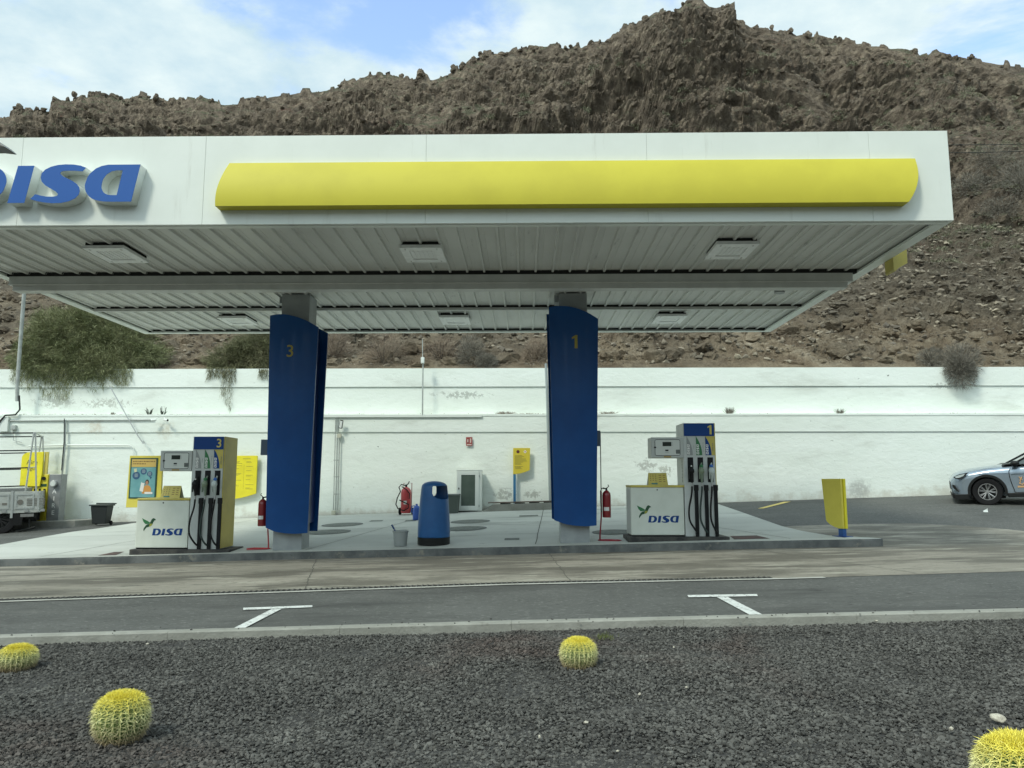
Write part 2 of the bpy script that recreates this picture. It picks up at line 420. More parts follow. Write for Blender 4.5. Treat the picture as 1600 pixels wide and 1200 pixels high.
def thing(name, label, cat, loc=(0, 0, 0), rz=0, group=None):
    o = bpy.data.objects.new(name, None); col.objects.link(o)
    o.empty_display_size = .2
    o.location = loc; o.rotation_euler = (0, 0, rz)
    o['label'] = label; o['category'] = cat
    if group: o['group'] = group
    return o
def tag(o, label, cat, group=None, kind=None):
    o['label'] = label; o['category'] = cat
    if group: o['group'] = group
    if kind: o['kind'] = kind
    return o
def struct(o, label=None):
    o['kind'] = 'structure'
    if label: o['label'] = label
    return o
def dup(root, loc, rz=None, label=None):
    def cp(o, par):
        c = o.copy(); col.objects.link(c)
        if par: c.parent = par
        for ch in o.children: cp(ch, c)
        return c
    r = cp(root, None)
    r.location = loc
    if rz is not None: r.rotation_euler = (0, 0, rz)
    if label: r['label'] = label
    return r

def curve_mesh(splines, depth, name='outline'):
    cu = bpy.data.curves.new(name, 'CURVE'); cu.dimensions = '2D'; cu.fill_mode = 'BOTH'; cu.extrude = depth / 2
    for pts in splines:
        s = cu.splines.new('POLY'); s.points.add(len(pts) - 1)
        for i, p in enumerate(pts): s.points[i].co = (p[0], p[1], 0, 1)
        s.use_cyclic_u = True
    o = bpy.data.objects.new(name, cu); col.objects.link(o)
    dg = bpy.context.evaluated_depsgraph_get()
    me = bpy.data.meshes.new_from_object(o.evaluated_get(dg))
    bpy.data.objects.remove(o); bpy.data.curves.remove(cu)
    return me
def text_mesh(txt, h, depth=.002, shear=0, bold=0, align='CENTER', wide=1):
    cu = bpy.data.curves.new('text', 'FONT'); cu.body = txt; cu.extrude = depth / 2; cu.shear = shear; cu.offset = bold
    cu.align_x = align; cu.resolution_u = 3
    o = bpy.data.objects.new('text', cu); col.objects.link(o)
    dg = bpy.context.evaluated_depsgraph_get()
    me = bpy.data.meshes.new_from_object(o.evaluated_get(dg))
    bpy.data.objects.remove(o); bpy.data.curves.remove(cu)
    ys = [v.co.y for v in me.vertices]; lo, hi = min(ys), max(ys)
    k = h / (hi - lo)
    me.transform(Matrix.Translation((0, -(lo + hi) / 2, 0)))
    me.transform(Matrix.Diagonal((k * wide, k, 1, 1)))
    return me
def digit_one(h, depth=.004):
    pts = [(.30, 0), (.30, 1), (.16, 1), (-.12, .84), (-.12, .69), (.08, .79), (.08, 0)]
    return curve_mesh([[((x - .1) * h * 1.0, (y - .5) * h) for x, y in pts]], depth)
def place(me, name, m, parent, loc, rot=(PI / 2, 0, 0), smooth=False):
    me.materials.clear(); me.materials.append(m)
    o = bpy.data.objects.new(name, me); col.objects.link(o)
    o.location = loc; o.rotation_euler = rot
    if parent: o.parent = parent
    return o

def smooth_closed(pts, k=3):
    for _ in range(k):
        q = []
        for i in range(len(pts)):
            a, b = pts[i], pts[(i + 1) % len(pts)]
            q.append((a[0] * .75 + b[0] * .25, a[1] * .75 + b[1] * .25)); q.append((a[0] * .25 + b[0] * .75, a[1] * .25 + b[1] * .75))
        pts = q
    return pts

# letter outlines, unit = letter height; x relative to left end of the I
def nl(pts): return [((x - 150) / 387., (545 - y) / 387.) for x, y in pts]
L_I = [nl([(228, 158), (392, 158), (322, 545), (150, 545)])]
L_S = [nl([(918, 182), (860, 160), (790, 148), (710, 145), (630, 152), (560, 170), (505, 200), (472, 240), (467, 285), (480, 325), (520, 365), (580, 400), (630, 430), (655, 455), (645, 475), (600, 482), (540, 480), (480, 470), (425, 455), (378, 505), (440, 525), (520, 542), (600, 550), (690, 548), (770, 530), (830, 500), (862, 465), (872, 425), (862, 385), (835, 350), (790, 320), (740, 295), (690, 270), (662, 245), (665, 225), (690, 215), (740, 212), (800, 213), (850, 218), (885, 220)])]
_A = [(1465, 152), (1395, 538), (1200, 538), (1130, 536), (1080, 530), (1035, 519), (1000, 505), (970, 483), (950, 460), (932, 430), (922, 400), (918, 370), (922, 340), (940, 280), (955, 254), (975, 230), (1020, 190), (1075, 165), (1140, 152)]
_Ah = [(1290, 212), (1245, 470), (1185, 470), (1155, 465), (1130, 455), (1108, 437), (1095, 415), (1087, 390), (1087, 360), (1092, 330), (1100, 300), (1130, 255), (1180, 222), (1230, 212)]
L_A = [nl(_A), nl(_Ah)]
_rot = lambda p: (-(p[0] - 1192) - 150, 690 - p[1])
L_D = [nl([_rot(p) for p in _A]), nl([_rot(p) for p in _Ah])]
WORD = [('D', L_D), ('I', L_I), ('S', L_S), ('A', L_A)]
def flip(pts, k): return [(x * k, y * k) for x, y in pts]
def word_logo(parent, h, x, y, z, depth, m, name='logo_letter'):
    for nm, sp in WORD:
        me = curve_mesh([flip(p, h) for p in sp], depth)
        place(me, name, m, parent, (x, y, z))

# ---------------------------------------------------------------- noise
def _hash(i, j, k, seed):
    h = (i.astype(np.int64) * 374761393 + j.astype(np.int64) * 668265263 + k.astype(np.int64) * 2147483647 + seed * 974634777) & 0xffffffff
    h = ((h ^ (h >> 13)) * 1274126177) & 0xffffffff
    h = h ^ (h >> 16)
    return (h & 0xffffff).astype(np.float32) / 0xffffff
def vn(x, y, z, seed=0):
    xi, yi, zi = np.floor(x), np.floor(y), np.floor(z)
    fx, fy, fz = x - xi, y - yi, z - zi
    fx = fx * fx * (3 - 2 * fx); fy = fy * fy * (3 - 2 * fy); fz = fz * fz * (3 - 2 * fz)
    r = 0
    for a in (0, 1):
        for b in (0, 1):
            for c in (0, 1):
                wgt = (fx if a else 1 - fx) * (fy if b else 1 - fy) * (fz if c else 1 - fz)
                r = r + wgt * _hash(xi + a, yi + b, zi + c, seed)
    return r
def fbm(x, y, z, o=5, seed=0, ridged=False, gain=.5):
    a, s, t = 1., 0., 0.
    for k in range(o):
        n = vn(x, y, z, seed + k * 17)
        if ridged: n = 1 - abs(2 * n - 1)
        s = s + a * n; t += a; a *= gain
        x, y, z = x * 2.03 + 11.3, y * 2.03 + 5.7, z * 2.03 + 3.1
    return s / t

# ================================================================ GROUND
def grid(name, xs, ys, f, m):
    vs = [(x, y, f(x, y)) for y in ys for x in xs]; n = len(xs)
    fs = [(j * n + i, j * n + i + 1, (j + 1) * n + i + 1, (j + 1) * n + i) for j in range(len(ys) - 1) for i in range(n - 1)]
    mb = MB(); mb.add(vs, fs); return mb.build(name, m)
xs = [-400, -200, -60, -40, -30, -24] + [i * .5 for i in range(-40, 41)] + [24, 30, 40, 60, 200, 400]
def G0(x, y): return min(G(x, y), gz(x) - .03) if y < 7.62 else G(x, y)
struct(grid('ground', xs, [-400, -100, -20, 0, 3, 5, 7.60, 7.64, 9, 11, 13, 14.6] + [15 + .5 * i for i in range(17)] + [26], G0, m_asphalt), 'dark asphalt ground of the filling station')

# concrete lane in front of the island and round its right end
def plate(name, pts, m, dz, f=G, thick=.0):
    bm = bmesh.new()
    vs = [bm.verts.new((p[0], p[1], 0)) for p in pts]
    fc = bm.faces.new(vs)
    bmesh.ops.triangulate(bm, faces=[fc])
    for c0, ax in [(v, 0) for v in range(-40, 41, 2)] + [(YK, 1), (18., 1), (21., 1)]:
        nrm = (1, 0, 0) if ax == 0 else (0, 1, 0); co = (c0, 0, 0) if ax == 0 else (0, c0, 0)
        bmesh.ops.bisect_plane(bm, geom=bm.verts[:] + bm.edges[:] + bm.faces[:], plane_co=co, plane_no=nrm)
    for v in bm.verts: v.co.z = f(v.co.x, v.co.y) + dz
    bmesh.ops.recalc_face_normals(bm, faces=bm.faces[:])
    me = bpy.data.meshes.new(name); bm.to_mesh(me); bm.free()
    for p in me.polygons:
        if p.normal.z < 0: p.flip()
    me.materials.append(m)
    o = bpy.data.objects.new(name, me); col.objects.link(o); return o
GUT = [(-40, 9.2), (-12, 9.62), (-6.71, 9.97), (-.17, 10.43), (3.25, 10.34), (6.57, 10.46), (12, 10.9), (40, 12)]
back = [hit(px, py, G) for px, py in [(1600, 830), (1560, 826), (1500, 821.5), (1430, 818), (1330, 819), (1240, 822)]]
pts = GUT + [(40, 13.5)] + [(p.x, p.y) for p in back] + [(5.3, 16.2), (5.3, 14.7), (-40, 14.7)]
struct(plate('concrete_lane', pts, m_conc, .004), 'stained concrete lane along the pump island')

# forecourt slab with its dark kerb face
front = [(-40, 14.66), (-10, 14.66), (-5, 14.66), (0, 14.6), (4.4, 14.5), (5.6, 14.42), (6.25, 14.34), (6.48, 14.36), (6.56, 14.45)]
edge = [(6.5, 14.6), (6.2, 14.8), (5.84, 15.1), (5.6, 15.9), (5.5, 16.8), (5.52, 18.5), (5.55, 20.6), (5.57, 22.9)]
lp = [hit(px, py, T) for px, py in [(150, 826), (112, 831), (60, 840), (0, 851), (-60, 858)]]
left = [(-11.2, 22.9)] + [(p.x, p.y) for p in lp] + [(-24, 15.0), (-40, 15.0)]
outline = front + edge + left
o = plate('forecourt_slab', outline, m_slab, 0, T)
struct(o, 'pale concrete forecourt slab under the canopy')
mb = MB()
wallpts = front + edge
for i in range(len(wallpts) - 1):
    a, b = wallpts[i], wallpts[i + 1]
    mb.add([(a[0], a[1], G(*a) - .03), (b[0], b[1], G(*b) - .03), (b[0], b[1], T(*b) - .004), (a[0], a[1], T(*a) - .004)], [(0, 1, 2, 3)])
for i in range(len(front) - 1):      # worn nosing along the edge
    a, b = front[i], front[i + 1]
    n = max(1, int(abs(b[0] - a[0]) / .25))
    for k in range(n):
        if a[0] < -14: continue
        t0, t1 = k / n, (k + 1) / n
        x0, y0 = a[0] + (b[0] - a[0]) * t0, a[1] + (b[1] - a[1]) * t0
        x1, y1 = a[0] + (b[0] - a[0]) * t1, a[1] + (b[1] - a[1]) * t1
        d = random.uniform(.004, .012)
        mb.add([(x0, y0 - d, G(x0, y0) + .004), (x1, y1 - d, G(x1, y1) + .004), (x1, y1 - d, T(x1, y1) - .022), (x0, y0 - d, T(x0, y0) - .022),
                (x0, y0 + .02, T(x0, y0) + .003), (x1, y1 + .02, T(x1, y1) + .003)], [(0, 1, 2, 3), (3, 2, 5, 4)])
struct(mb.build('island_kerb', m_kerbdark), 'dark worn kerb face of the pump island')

# joints and cracks in the concrete
mb = MB()
def strip(mb, pts, wd, f, dz):
    for a, b in zip(pts[:-1], pts[1:]):
        a, b = Vector(a[:2]), Vector(b[:2]); d = (b - a)
        if d.length < 1e-4: continue
        n = max(1, int(d.length / .5)); pr = Vector((-d.y, d.x)).normalized() * wd / 2
        for k in range(n):
            p, q = a + d * (k / n), a + d * ((k + 1) / n)
            vs = [(p.x - pr.x, p.y - pr.y), (q.x - pr.x, q.y - pr.y), (q.x + pr.x, q.y + pr.y), (p.x + pr.x, p.y + pr.y)]
            mb.add([(x, y, f(x, y) + dz) for x, y in vs], [(0, 1, 2, 3)])
def wob(a, b, n=12, amp=.03):
    return [(a[0] + (b[0] - a[0]) * k / n + random.uniform(-amp, amp), a[1] + (b[1] - a[1]) * k / n + random.uniform(-amp, amp)) for k in range(n + 1)]
for seg in [((-2.9, 10.3), (-3.9, 14.6)), ((.62, 10.45), (.45, 14.55)), ((6.6, 14.3), (12, 15.4)), ((5.2, 10.5), (4.2, 14.3)), ((-9.5, 9.9), (-9.9, 14.6))]:
    strip(mb, wob(*seg, n=26, amp=.016), .012, G, .008)
for seg in [((-9.3, 14.9), (-7.6, 22.8)), ((.2, 14.9), (.55, 22.6)), ((5.0, 14.8), (3.4, 18.6)), ((-20, 18.6), (-8.4, 18.7)), ((3.2, 18.6), (5.5, 18.6)), ((-8.4, 18.7), (3.2, 18.6)), ((-4.2, 14.9), (-2.5, 22.8))]:
    strip(mb, wob(seg[0], seg[1], 10, .008), .016, T, .004)
struct(mb.build('pavement_joints', m_joint), 'dark joints and cracks in the concrete')

# drain channel with pale lip
mb = MB()
gl = [p for p in GUT if -13 < p[0] < 4] 
strip(mb, [(x, y - .055) for x, y in gl + [(3.9, 10.36)]], .11, G, .010)
struct(mb.build('gutter_lip', mat('gutter_pale', (.44, .44, .40), .8, (.36, .36, .32), 3)), 'pale concrete lip beside the drain')
dr = thing('drain_grate', 'long dark slotted drain grate crossing the concrete lane', 'drain', (0, 0, 0))
mb = MB(); strip(mb, [(x, y + .085) for x, y in gl], .16, G, .009); mb.build('channel', m_dark, dr)
mb = MB()
for a, b in zip(gl[:-1], gl[1:]):
    n = int((b[0] - a[0]) / .07)
    for k in range(n):
        t = k / n; x, y = a[0] + (b[0] - a[0]) * t, a[1] + (b[1] - a[1]) * t; z = G(x, y)
        mb.box(x - .010, x + .010, y + .01, y + .16, z + .010, z + .017)
mb.build('grate_bars', mat('grate_iron', (.10, .10, .09), .7), dr)

# bay markings, yellow line, red patches
def mark(name, polys, m, lab):
    mb = MB()
    for pp in polys:
        q = [hit(px, py, G) for px, py in pp]
        strip_n = len(q)
        mb.add([(p.x, p.y, G(p.x, p.y) + .010) for p in q], [list(range(strip_n))[::-1]])
    o = mb.build(name, m)
    for p in o.data.polygons:
        if p.normal.z < 0: p.flip()
    return struct(o, lab)
mark('bay_marking', [[(380, 951), (488, 947), (488, 950), (380, 954.5)], [(424, 953.2), (440, 952.7), (372, 988), (355, 988)]], m_wmark, 'white T shaped bay marking, the left one')
mark('bay_marking', [[(1074, 931), (1183, 929.5), (1184, 932.7), (1076, 934.5)], [(1120, 934.2), (1137, 934), (1194, 963), (1175, 964)]], m_wmark, 'white T shaped bay marking, the right one')
mark('yellow_line', [[(1184, 795), (1224, 784.6), (1236, 784.2), (1193, 795)]], m_ymark, 'faded yellow line by the wall')
mark('bay_line', [[(1536, 799), (1543, 795), (1544, 801), (1537, 801)]], m_wmark, 'short white line beside the silver car')
for i, (a, b, lab) in enumerate([((158, 867), (208, 860.5), 'dark red painted patch left of pump 3'), ((1148, 843.5), (1200, 840.5), 'dark red painted patch right of pump 1')]):
    p, q = hit(*a, T), hit(*b, T)
    y0, y1 = (14.85, 15.35)
    struct(plate('painted_patch', [(p.x, y0), (q.x, y0), (q.x - .1, y1), (p.x + .05, y1)], m_mat_red, .005, T), lab)

# manhole covers
k = 0
MH = [(535, 820, .52, 'beyond the left column, farther of two'), (513, 831.5, .52, 'half hidden by the left column, nearer of two'),
      (735, 815, .5, 'in front of the white cabinet'), (727, 826, .5, 'beside the blue litter bin, nearest the lane'),
      (958, 831.5, .45, 'beside the extinguisher right of column 1')]
for px, py, r, lab in MH:
    p = hit(px, py, T); sx, sy = .03, .045
    o = thing('manhole_cover', 'round dark iron cover in the slab ' + lab, 'manhole cover', (p.x, p.y, p.z), 0, 'round tank covers in the forecourt')
    def flat(mb, r0, r1, dz, n=36):
        vs = []
        for rr in (r0, r1):
            for q in range(n):
                a = 2 * PI * q / n; x, y = rr * math.cos(a), rr * math.sin(a)
                vs.append((x, y, T(p.x + x, p.y + y) - p.z + dz))
        mb.add(vs, [(q, q + n, (q + 1) % n + n, (q + 1) % n) for q in range(n)])
    mb = MB(); flat(mb, r * .9, r, .006); mb.build('rim', m_kerbdark, o)
    mb = MB(); flat(mb, .001, r * .9, .009); mb.build('lid', m_iron, o)
for px, py, wd, lab in [(588, 814, .34, 'left of the litter bin, left of two'), (642, 813.5, .3, 'left of the litter bin, right of two'), (800, 842.5, .3, 'near the island kerb'), (826, 806, .5, 'in front of the planter kerb')]:
    p = hit(px, py, T)
    tag(plate('inspection_cover', [(p.x - wd / 2, p.y - .16), (p.x + wd / 2, p.y - .16), (p.x + wd / 2, p.y + .16), (p.x - wd / 2, p.y + .16)], m_iron, .005, T),
        'small square dark cover in the slab ' + lab, 'cover', 'small square covers in the forecourt')

# ---------------------------------------------------------------- gravel bed and its kerb
KF = [(-40, 7.3), (-5.02, 7.56), (-.13, 7.66), (4.77, 7.66), (40, 7.7)]
mb = MB()
for a, b in zip(KF[:-1], KF[1:]):
    n = max(1, int((b[0] - a[0]) / 1.6))
    if b[0] > 30 or a[0] < -30: n = 36
    for k in range(n):
        t0, t1 = k / n, (k + 1) / n - .003 / max(.5, (b[0] - a[0]) / n) / n
        x0, y0 = a[0] + (b[0] - a[0]) * t0, a[1] + (b[1] - a[1]) * t0
        x1, y1 = a[0] + (b[0] - a[0]) * t1, a[1] + (b[1] - a[1]) * t1
        z0, z1 = G(x0, y0), G(x1, y1); h = .022
        sec = [(-.13, -.22), (-.13, h - .012), (-.118, h), (-.012, h), (0, h - .012), (0, -.05)]
        vs = [(x0, y0 + s_, z0 + t_) for s_, t_ in sec] + [(x1, y1 + s_, z1 + t_) for s_, t_ in sec]
        mb.add(vs, [(i, i + 6, i + 7, i + 1) for i in range(5)] + [(0, 1, 2, 3, 4, 5), (11, 10, 9, 8, 7, 6)])
struct(mb.build('gravel_kerb', m_kerbpale), 'low pale concrete kerb between gravel and road')
def gb(x, y): return gz(x) + .02 * math.sin(x * 1.7 + y * 2.1) * math.sin(y * 1.3) - .01
struct(grid('gravel_bed', [-40, -20] + [i * .5 for i in range(-24, 25)] + [20, 40], [-12, -4, 0] + [1 + i * .4 for i in range(17)] + [7.54], gb, m_soil), 'dark volcanic gravel bed')

ICO_V = None
def ico(sub):
    bm = bmesh.new(); bmesh.ops.create_icosphere(bm, subdivisions=sub, radius=1)
    v = np.array([x.co[:] for x in bm.verts], dtype=np.float32); f = np.array([[a.index for a in x.verts] for x in bm.faces], dtype=np.int32)
    bm.free(); return v, f
def rocks(name, P, Sz, m, seed, sub=1, flat=.65, rough=.35, variants=12, parent=None, smooth=False, align=None):
    rg = np.random.default_rng(seed); bv, bf = ico(sub); n = len(P)
    shapes = []
    for k in range(variants):
        d = 1 + rg.uniform(-rough, rough, (len(bv), 1)); s = bv * d
        s = s * rg.uniform(.7, 1.25, (1, 3)); s[:, 2] *= flat
        # chop with a few planes for flat faces
        for _ in range(4):
            nn = rg.normal(size=3); nn /= np.linalg.norm(nn); lim = rg.uniform(.45, .75)
            dd = s @ nn; s = s - np.outer(np.maximum(dd - lim, 0), nn)
        shapes.append(s)
    shapes = np.array(shapes, dtype=np.float32)[rg.integers(0, variants, n)]
    a = rg.uniform(0, 2 * PI, n); t = rg.normal(0, .35, n); t2 = rg.normal(0, .35, n)
    ca, sa = np.cos(a), np.sin(a)
    Rz = np.zeros((n, 3, 3)); Rz[:, 0, 0] = ca; Rz[:, 0, 1] = -sa; Rz[:, 1, 0] = sa; Rz[:, 1, 1] = ca; Rz[:, 2, 2] = 1
    ct, st = np.cos(t), np.sin(t)
    Rx = np.zeros((n, 3, 3)); Rx[:, 0, 0] = 1; Rx[:, 1, 1] = ct; Rx[:, 1, 2] = -st; Rx[:, 2, 1] = st; Rx[:, 2, 2] = ct
    M3 = np.einsum('nij,njk->nik', Rx, Rz)
    V = np.einsum('nij,nkj->nki', M3, shapes) * np.asarray(Sz)[:, None, None] + np.asarray(P)[:, None, :]
    F = bf[None] + (np.arange(n) * len(bv))[:, None, None]
    return npmesh(name, V.reshape(-1, 3), F.reshape(-1, 3), m, parent, smooth)
rg = np.random.default_rng(3)
n = 245000
yy = 3.4 + (7.50 - 3.4) * rg.random(n) ** .9
hw = yy * .72 + 2.4
xx = rg.uniform(-1, 1, n) * hw
sz = .0052 + .0125 * rg.random(n) ** 3.6 + (rg.random(n) > .996) * .008
zz_ = S * xx - .055 + .02 * np.sin(xx * 1.7 + yy * 2.1) * np.sin(yy * 1.3) - .01 + sz * .3 + rg.random(n) * .010
zz_ = zz_ + .035 * (fbm(xx * 2.2, yy * 2.2, yy * 0, 4, 5) - .5)
o = rocks('gravel', np.stack([xx, yy, zz_], 1), sz, m_stone, 4, 1, .7)
tag(o, 'loose dark grey volcanic gravel covering the planting bed', 'gravel', kind='stuff')
n = 70
x3 = rg.uniform(-6, 7, n); y3 = np.interp(x3, [a for a, b in KF], [b for a, b in KF]) - .065 + rg.normal(0, .07, n)
o = rocks('spilled_gravel', np.stack([x3, y3, S * x3 + .022 + .004], 1), rg.uniform(.005, .012, n), m_stone, 6, 1, .7)
tag(o, 'few dark stones spilled onto the pale kerb', 'gravel', kind='stuff')
# sparse coarser gravel outside the dense area
n = 60000
x2 = rg.uniform(-16, 16, n); y2 = rg.uniform(-2, 7.5, n)
keep = (abs(x2) > y2 * .72 + 2.2) | (y2 < 3.4); x2, y2 = x2[keep], y2[keep]
z2 = S * x2 - .06
o = rocks('gravel', np.stack([x2, y2, z2 + .005], 1), rg.uniform(.010, .024, len(x2)), m_stone, 5, 1, .7)
tag(o, 'loose gravel at the outer parts of the planting bed', 'gravel', kind='stuff')
for px, py, r, lab in [(1561, 1131, .042, 'white stone behind the large cactus at the right'), (507, 1010, .0, ''), (300, 1120, .0, '')]:
    if r:
        p = hit(px, py, lambda x, y: gz(x))
        rg2 = np.random.default_rng(8)
        o = rocks('stone', np.array([[0, 0, 0]]), np.array([r]), m_palestone, 8, 3, .6, .06, smooth=True); o.location = (p.x, p.y, p.z + .03)
        tag(o, 'lumpy ' + lab, 'stone')
Pp = []
rg = np.random.default_rng(12)
for px, py in [(1053, 1015), (1000, 1090), (900, 1000), (1073, 1079), (497, 992), (843, 1158), (915, 1135), (120, 1009), (1487, 1146), (1370, 974), (965, 1180), (230, 1010)]:
    p = hit(px, py, lambda x, y: gz(x)); Pp.append((p.x, p.y, p.z + .022))
o = rocks('pale_pebbles', np.array(Pp), rg.uniform(.008, .019, len(Pp)), m_palestone, 13, 1, .6)
tag(o, 'few pale pebbles scattered among the dark gravel', 'pebbles', kind='stuff')

# ================================================================ RETAINING WALL
ZL, ZT = 3.334, 4.80
rw = thing('retaining_wall', 'long white rendered two tier retaining wall behind the filling station', 'wall', (0, 23, 0))
def wallbox(mb, x0, x1, y0, y1, z0, z1, step=2.0):
    n = max(1, int((x1 - x0) / step))
    for k in range(n):
        a, b = x0 + (x1 - x0) * k / n, x0 + (x1 - x0) * (k + 1) / n
        mb.add([(a, y0, z0(a) if callable(z0) else z0), (b, y0, z0(b) if callable(z0) else z0), (b, y0, z1), (a, y0, z1),
                (a, y1, z1), (b, y1, z1)], [(0, 1, 2, 3), (3, 2, 5, 4)])
def zb(x): return .543 + .0326 * cl(x) - .25
mb = MB(); wallbox(mb, -45, 45, 0, .4, zb, 2.80, 1.0); mb.add([(-45, 0, 2.8), (45, 0, 2.8), (45, -.035, 2.82), (-45, -.035, 2.82)], [(0, 3, 2, 1)])
wallbox(mb, -45, 45, -.035, .4, 2.82, ZL - .04, 3)
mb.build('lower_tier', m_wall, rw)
mb = MB(); mb.box(-45, 45, -.05, .5, ZL - .04, ZL + .02); mb.build('ledge', m_wall, rw)
mb = MB(); wallbox(mb, -45, 45, .38, .8, ZL, 4.22, 3); mb.box(-45, 45, .34, .8, 4.23, ZT)
mb.build('upper_tier', m_wall, rw)
# square trunking along the ledge
mb = MB(); a, b = at(500, 650, 23), at(753, 650, 23)
mb.box(a.x, b.x, -.09, -.052, ZL - .075, ZL + .0); mb.box(-.2 + a.x, a.x - .02, -.09, -.052, ZL - .075, ZL)
o = mb.build('wall_trunking', m_return, None); o.location = (0, 23, 0)
tag(o, 'long square pale trunking fixed along the wall ledge', 'trunking')
# dirt and dead weeds on the ledge
n = 900; rg = np.random.default_rng(21)
lx = np.concatenate([rg.uniform(-.9, 2.2, 420), rg.uniform(-15, 14, 160), rg.uniform(-16, -10, 160)])
n = len(lx)
o = rocks('ledge_debris', np.stack([lx, 22.98 + rg.uniform(0, .3, n), ZL + .025 + rg.uniform(0, .02, n)], 1), rg.uniform(.006, .018, n), mat('dead_litter', (.20, .14, .08), .9, (.10, .09, .06), 5), 22, 1, .6)
tag(o, 'brown dead leaves and grit lying on the wall ledge', 'debris', kind='stuff')

# ---- plinths at the wall foot
p0, p1 = at(757, 800, 22.4).x, at(872, 797, 22.4).x
pl = thing('planter_kerb', 'low concrete planter kerb with dark soil slots at the wall foot', 'planter', (0, 0, 0))
mb = MB()
zt0, zt1 = T(p0, 22.4), T(p1, 22.4)
mb.add([(p0 + .25, 22.4, zt0 - .1), (p1, 22.4, zt1 - .1), (p1, 22.4, zt1 + .20), (p0 + .25, 22.4, zt0 + .20), (p0 + .25, 22.98, zt0 + .20), (p1, 22.98, zt1 + .20), (p0 - .25, 22.98, zt0 - .05), (p0 - .12, 22.4, zt0 - .05)],
       [(0, 1, 2, 3), (3, 2, 5, 4), (7, 0, 3), (7, 3, 4, 6)])
mb.build('kerb_block', m_kerbpale, pl)
mb = MB(); rg3 = random.Random(3)
for q in range(5):
    x = p0 + .45 + q * .42
    if x + .3 < p1: mb.box(x, x + .3, 22.5, 22.8, T(x, 22.4) + .195, T(x, 22.4) + .222)
mb.build('soil_slot', m_dark, pl)
mb = MB(); mb.tube([(p0 + .1, 22.46, zt0 + .25), (p1, 22.46, zt1 + .24)], .018, 6); mb.build('rail', mat('rusty_rail', (.13, .10, .08), .8), pl)
a = at(133, 824, 22)
mb = MB(); mb.slab([(-30, 21.9), (a.x - .25, 21.9), (a.x, 22.2), (a.x + .1, 22.98), (-30, 22.98)], lambda x, y: T(x, 22) + .16, lambda x, y: T(x, 22) - .2)
struct(mb.build('wall_pavement', m_kerbpale, None, .02), 'low pale pavement under the air and water machine')

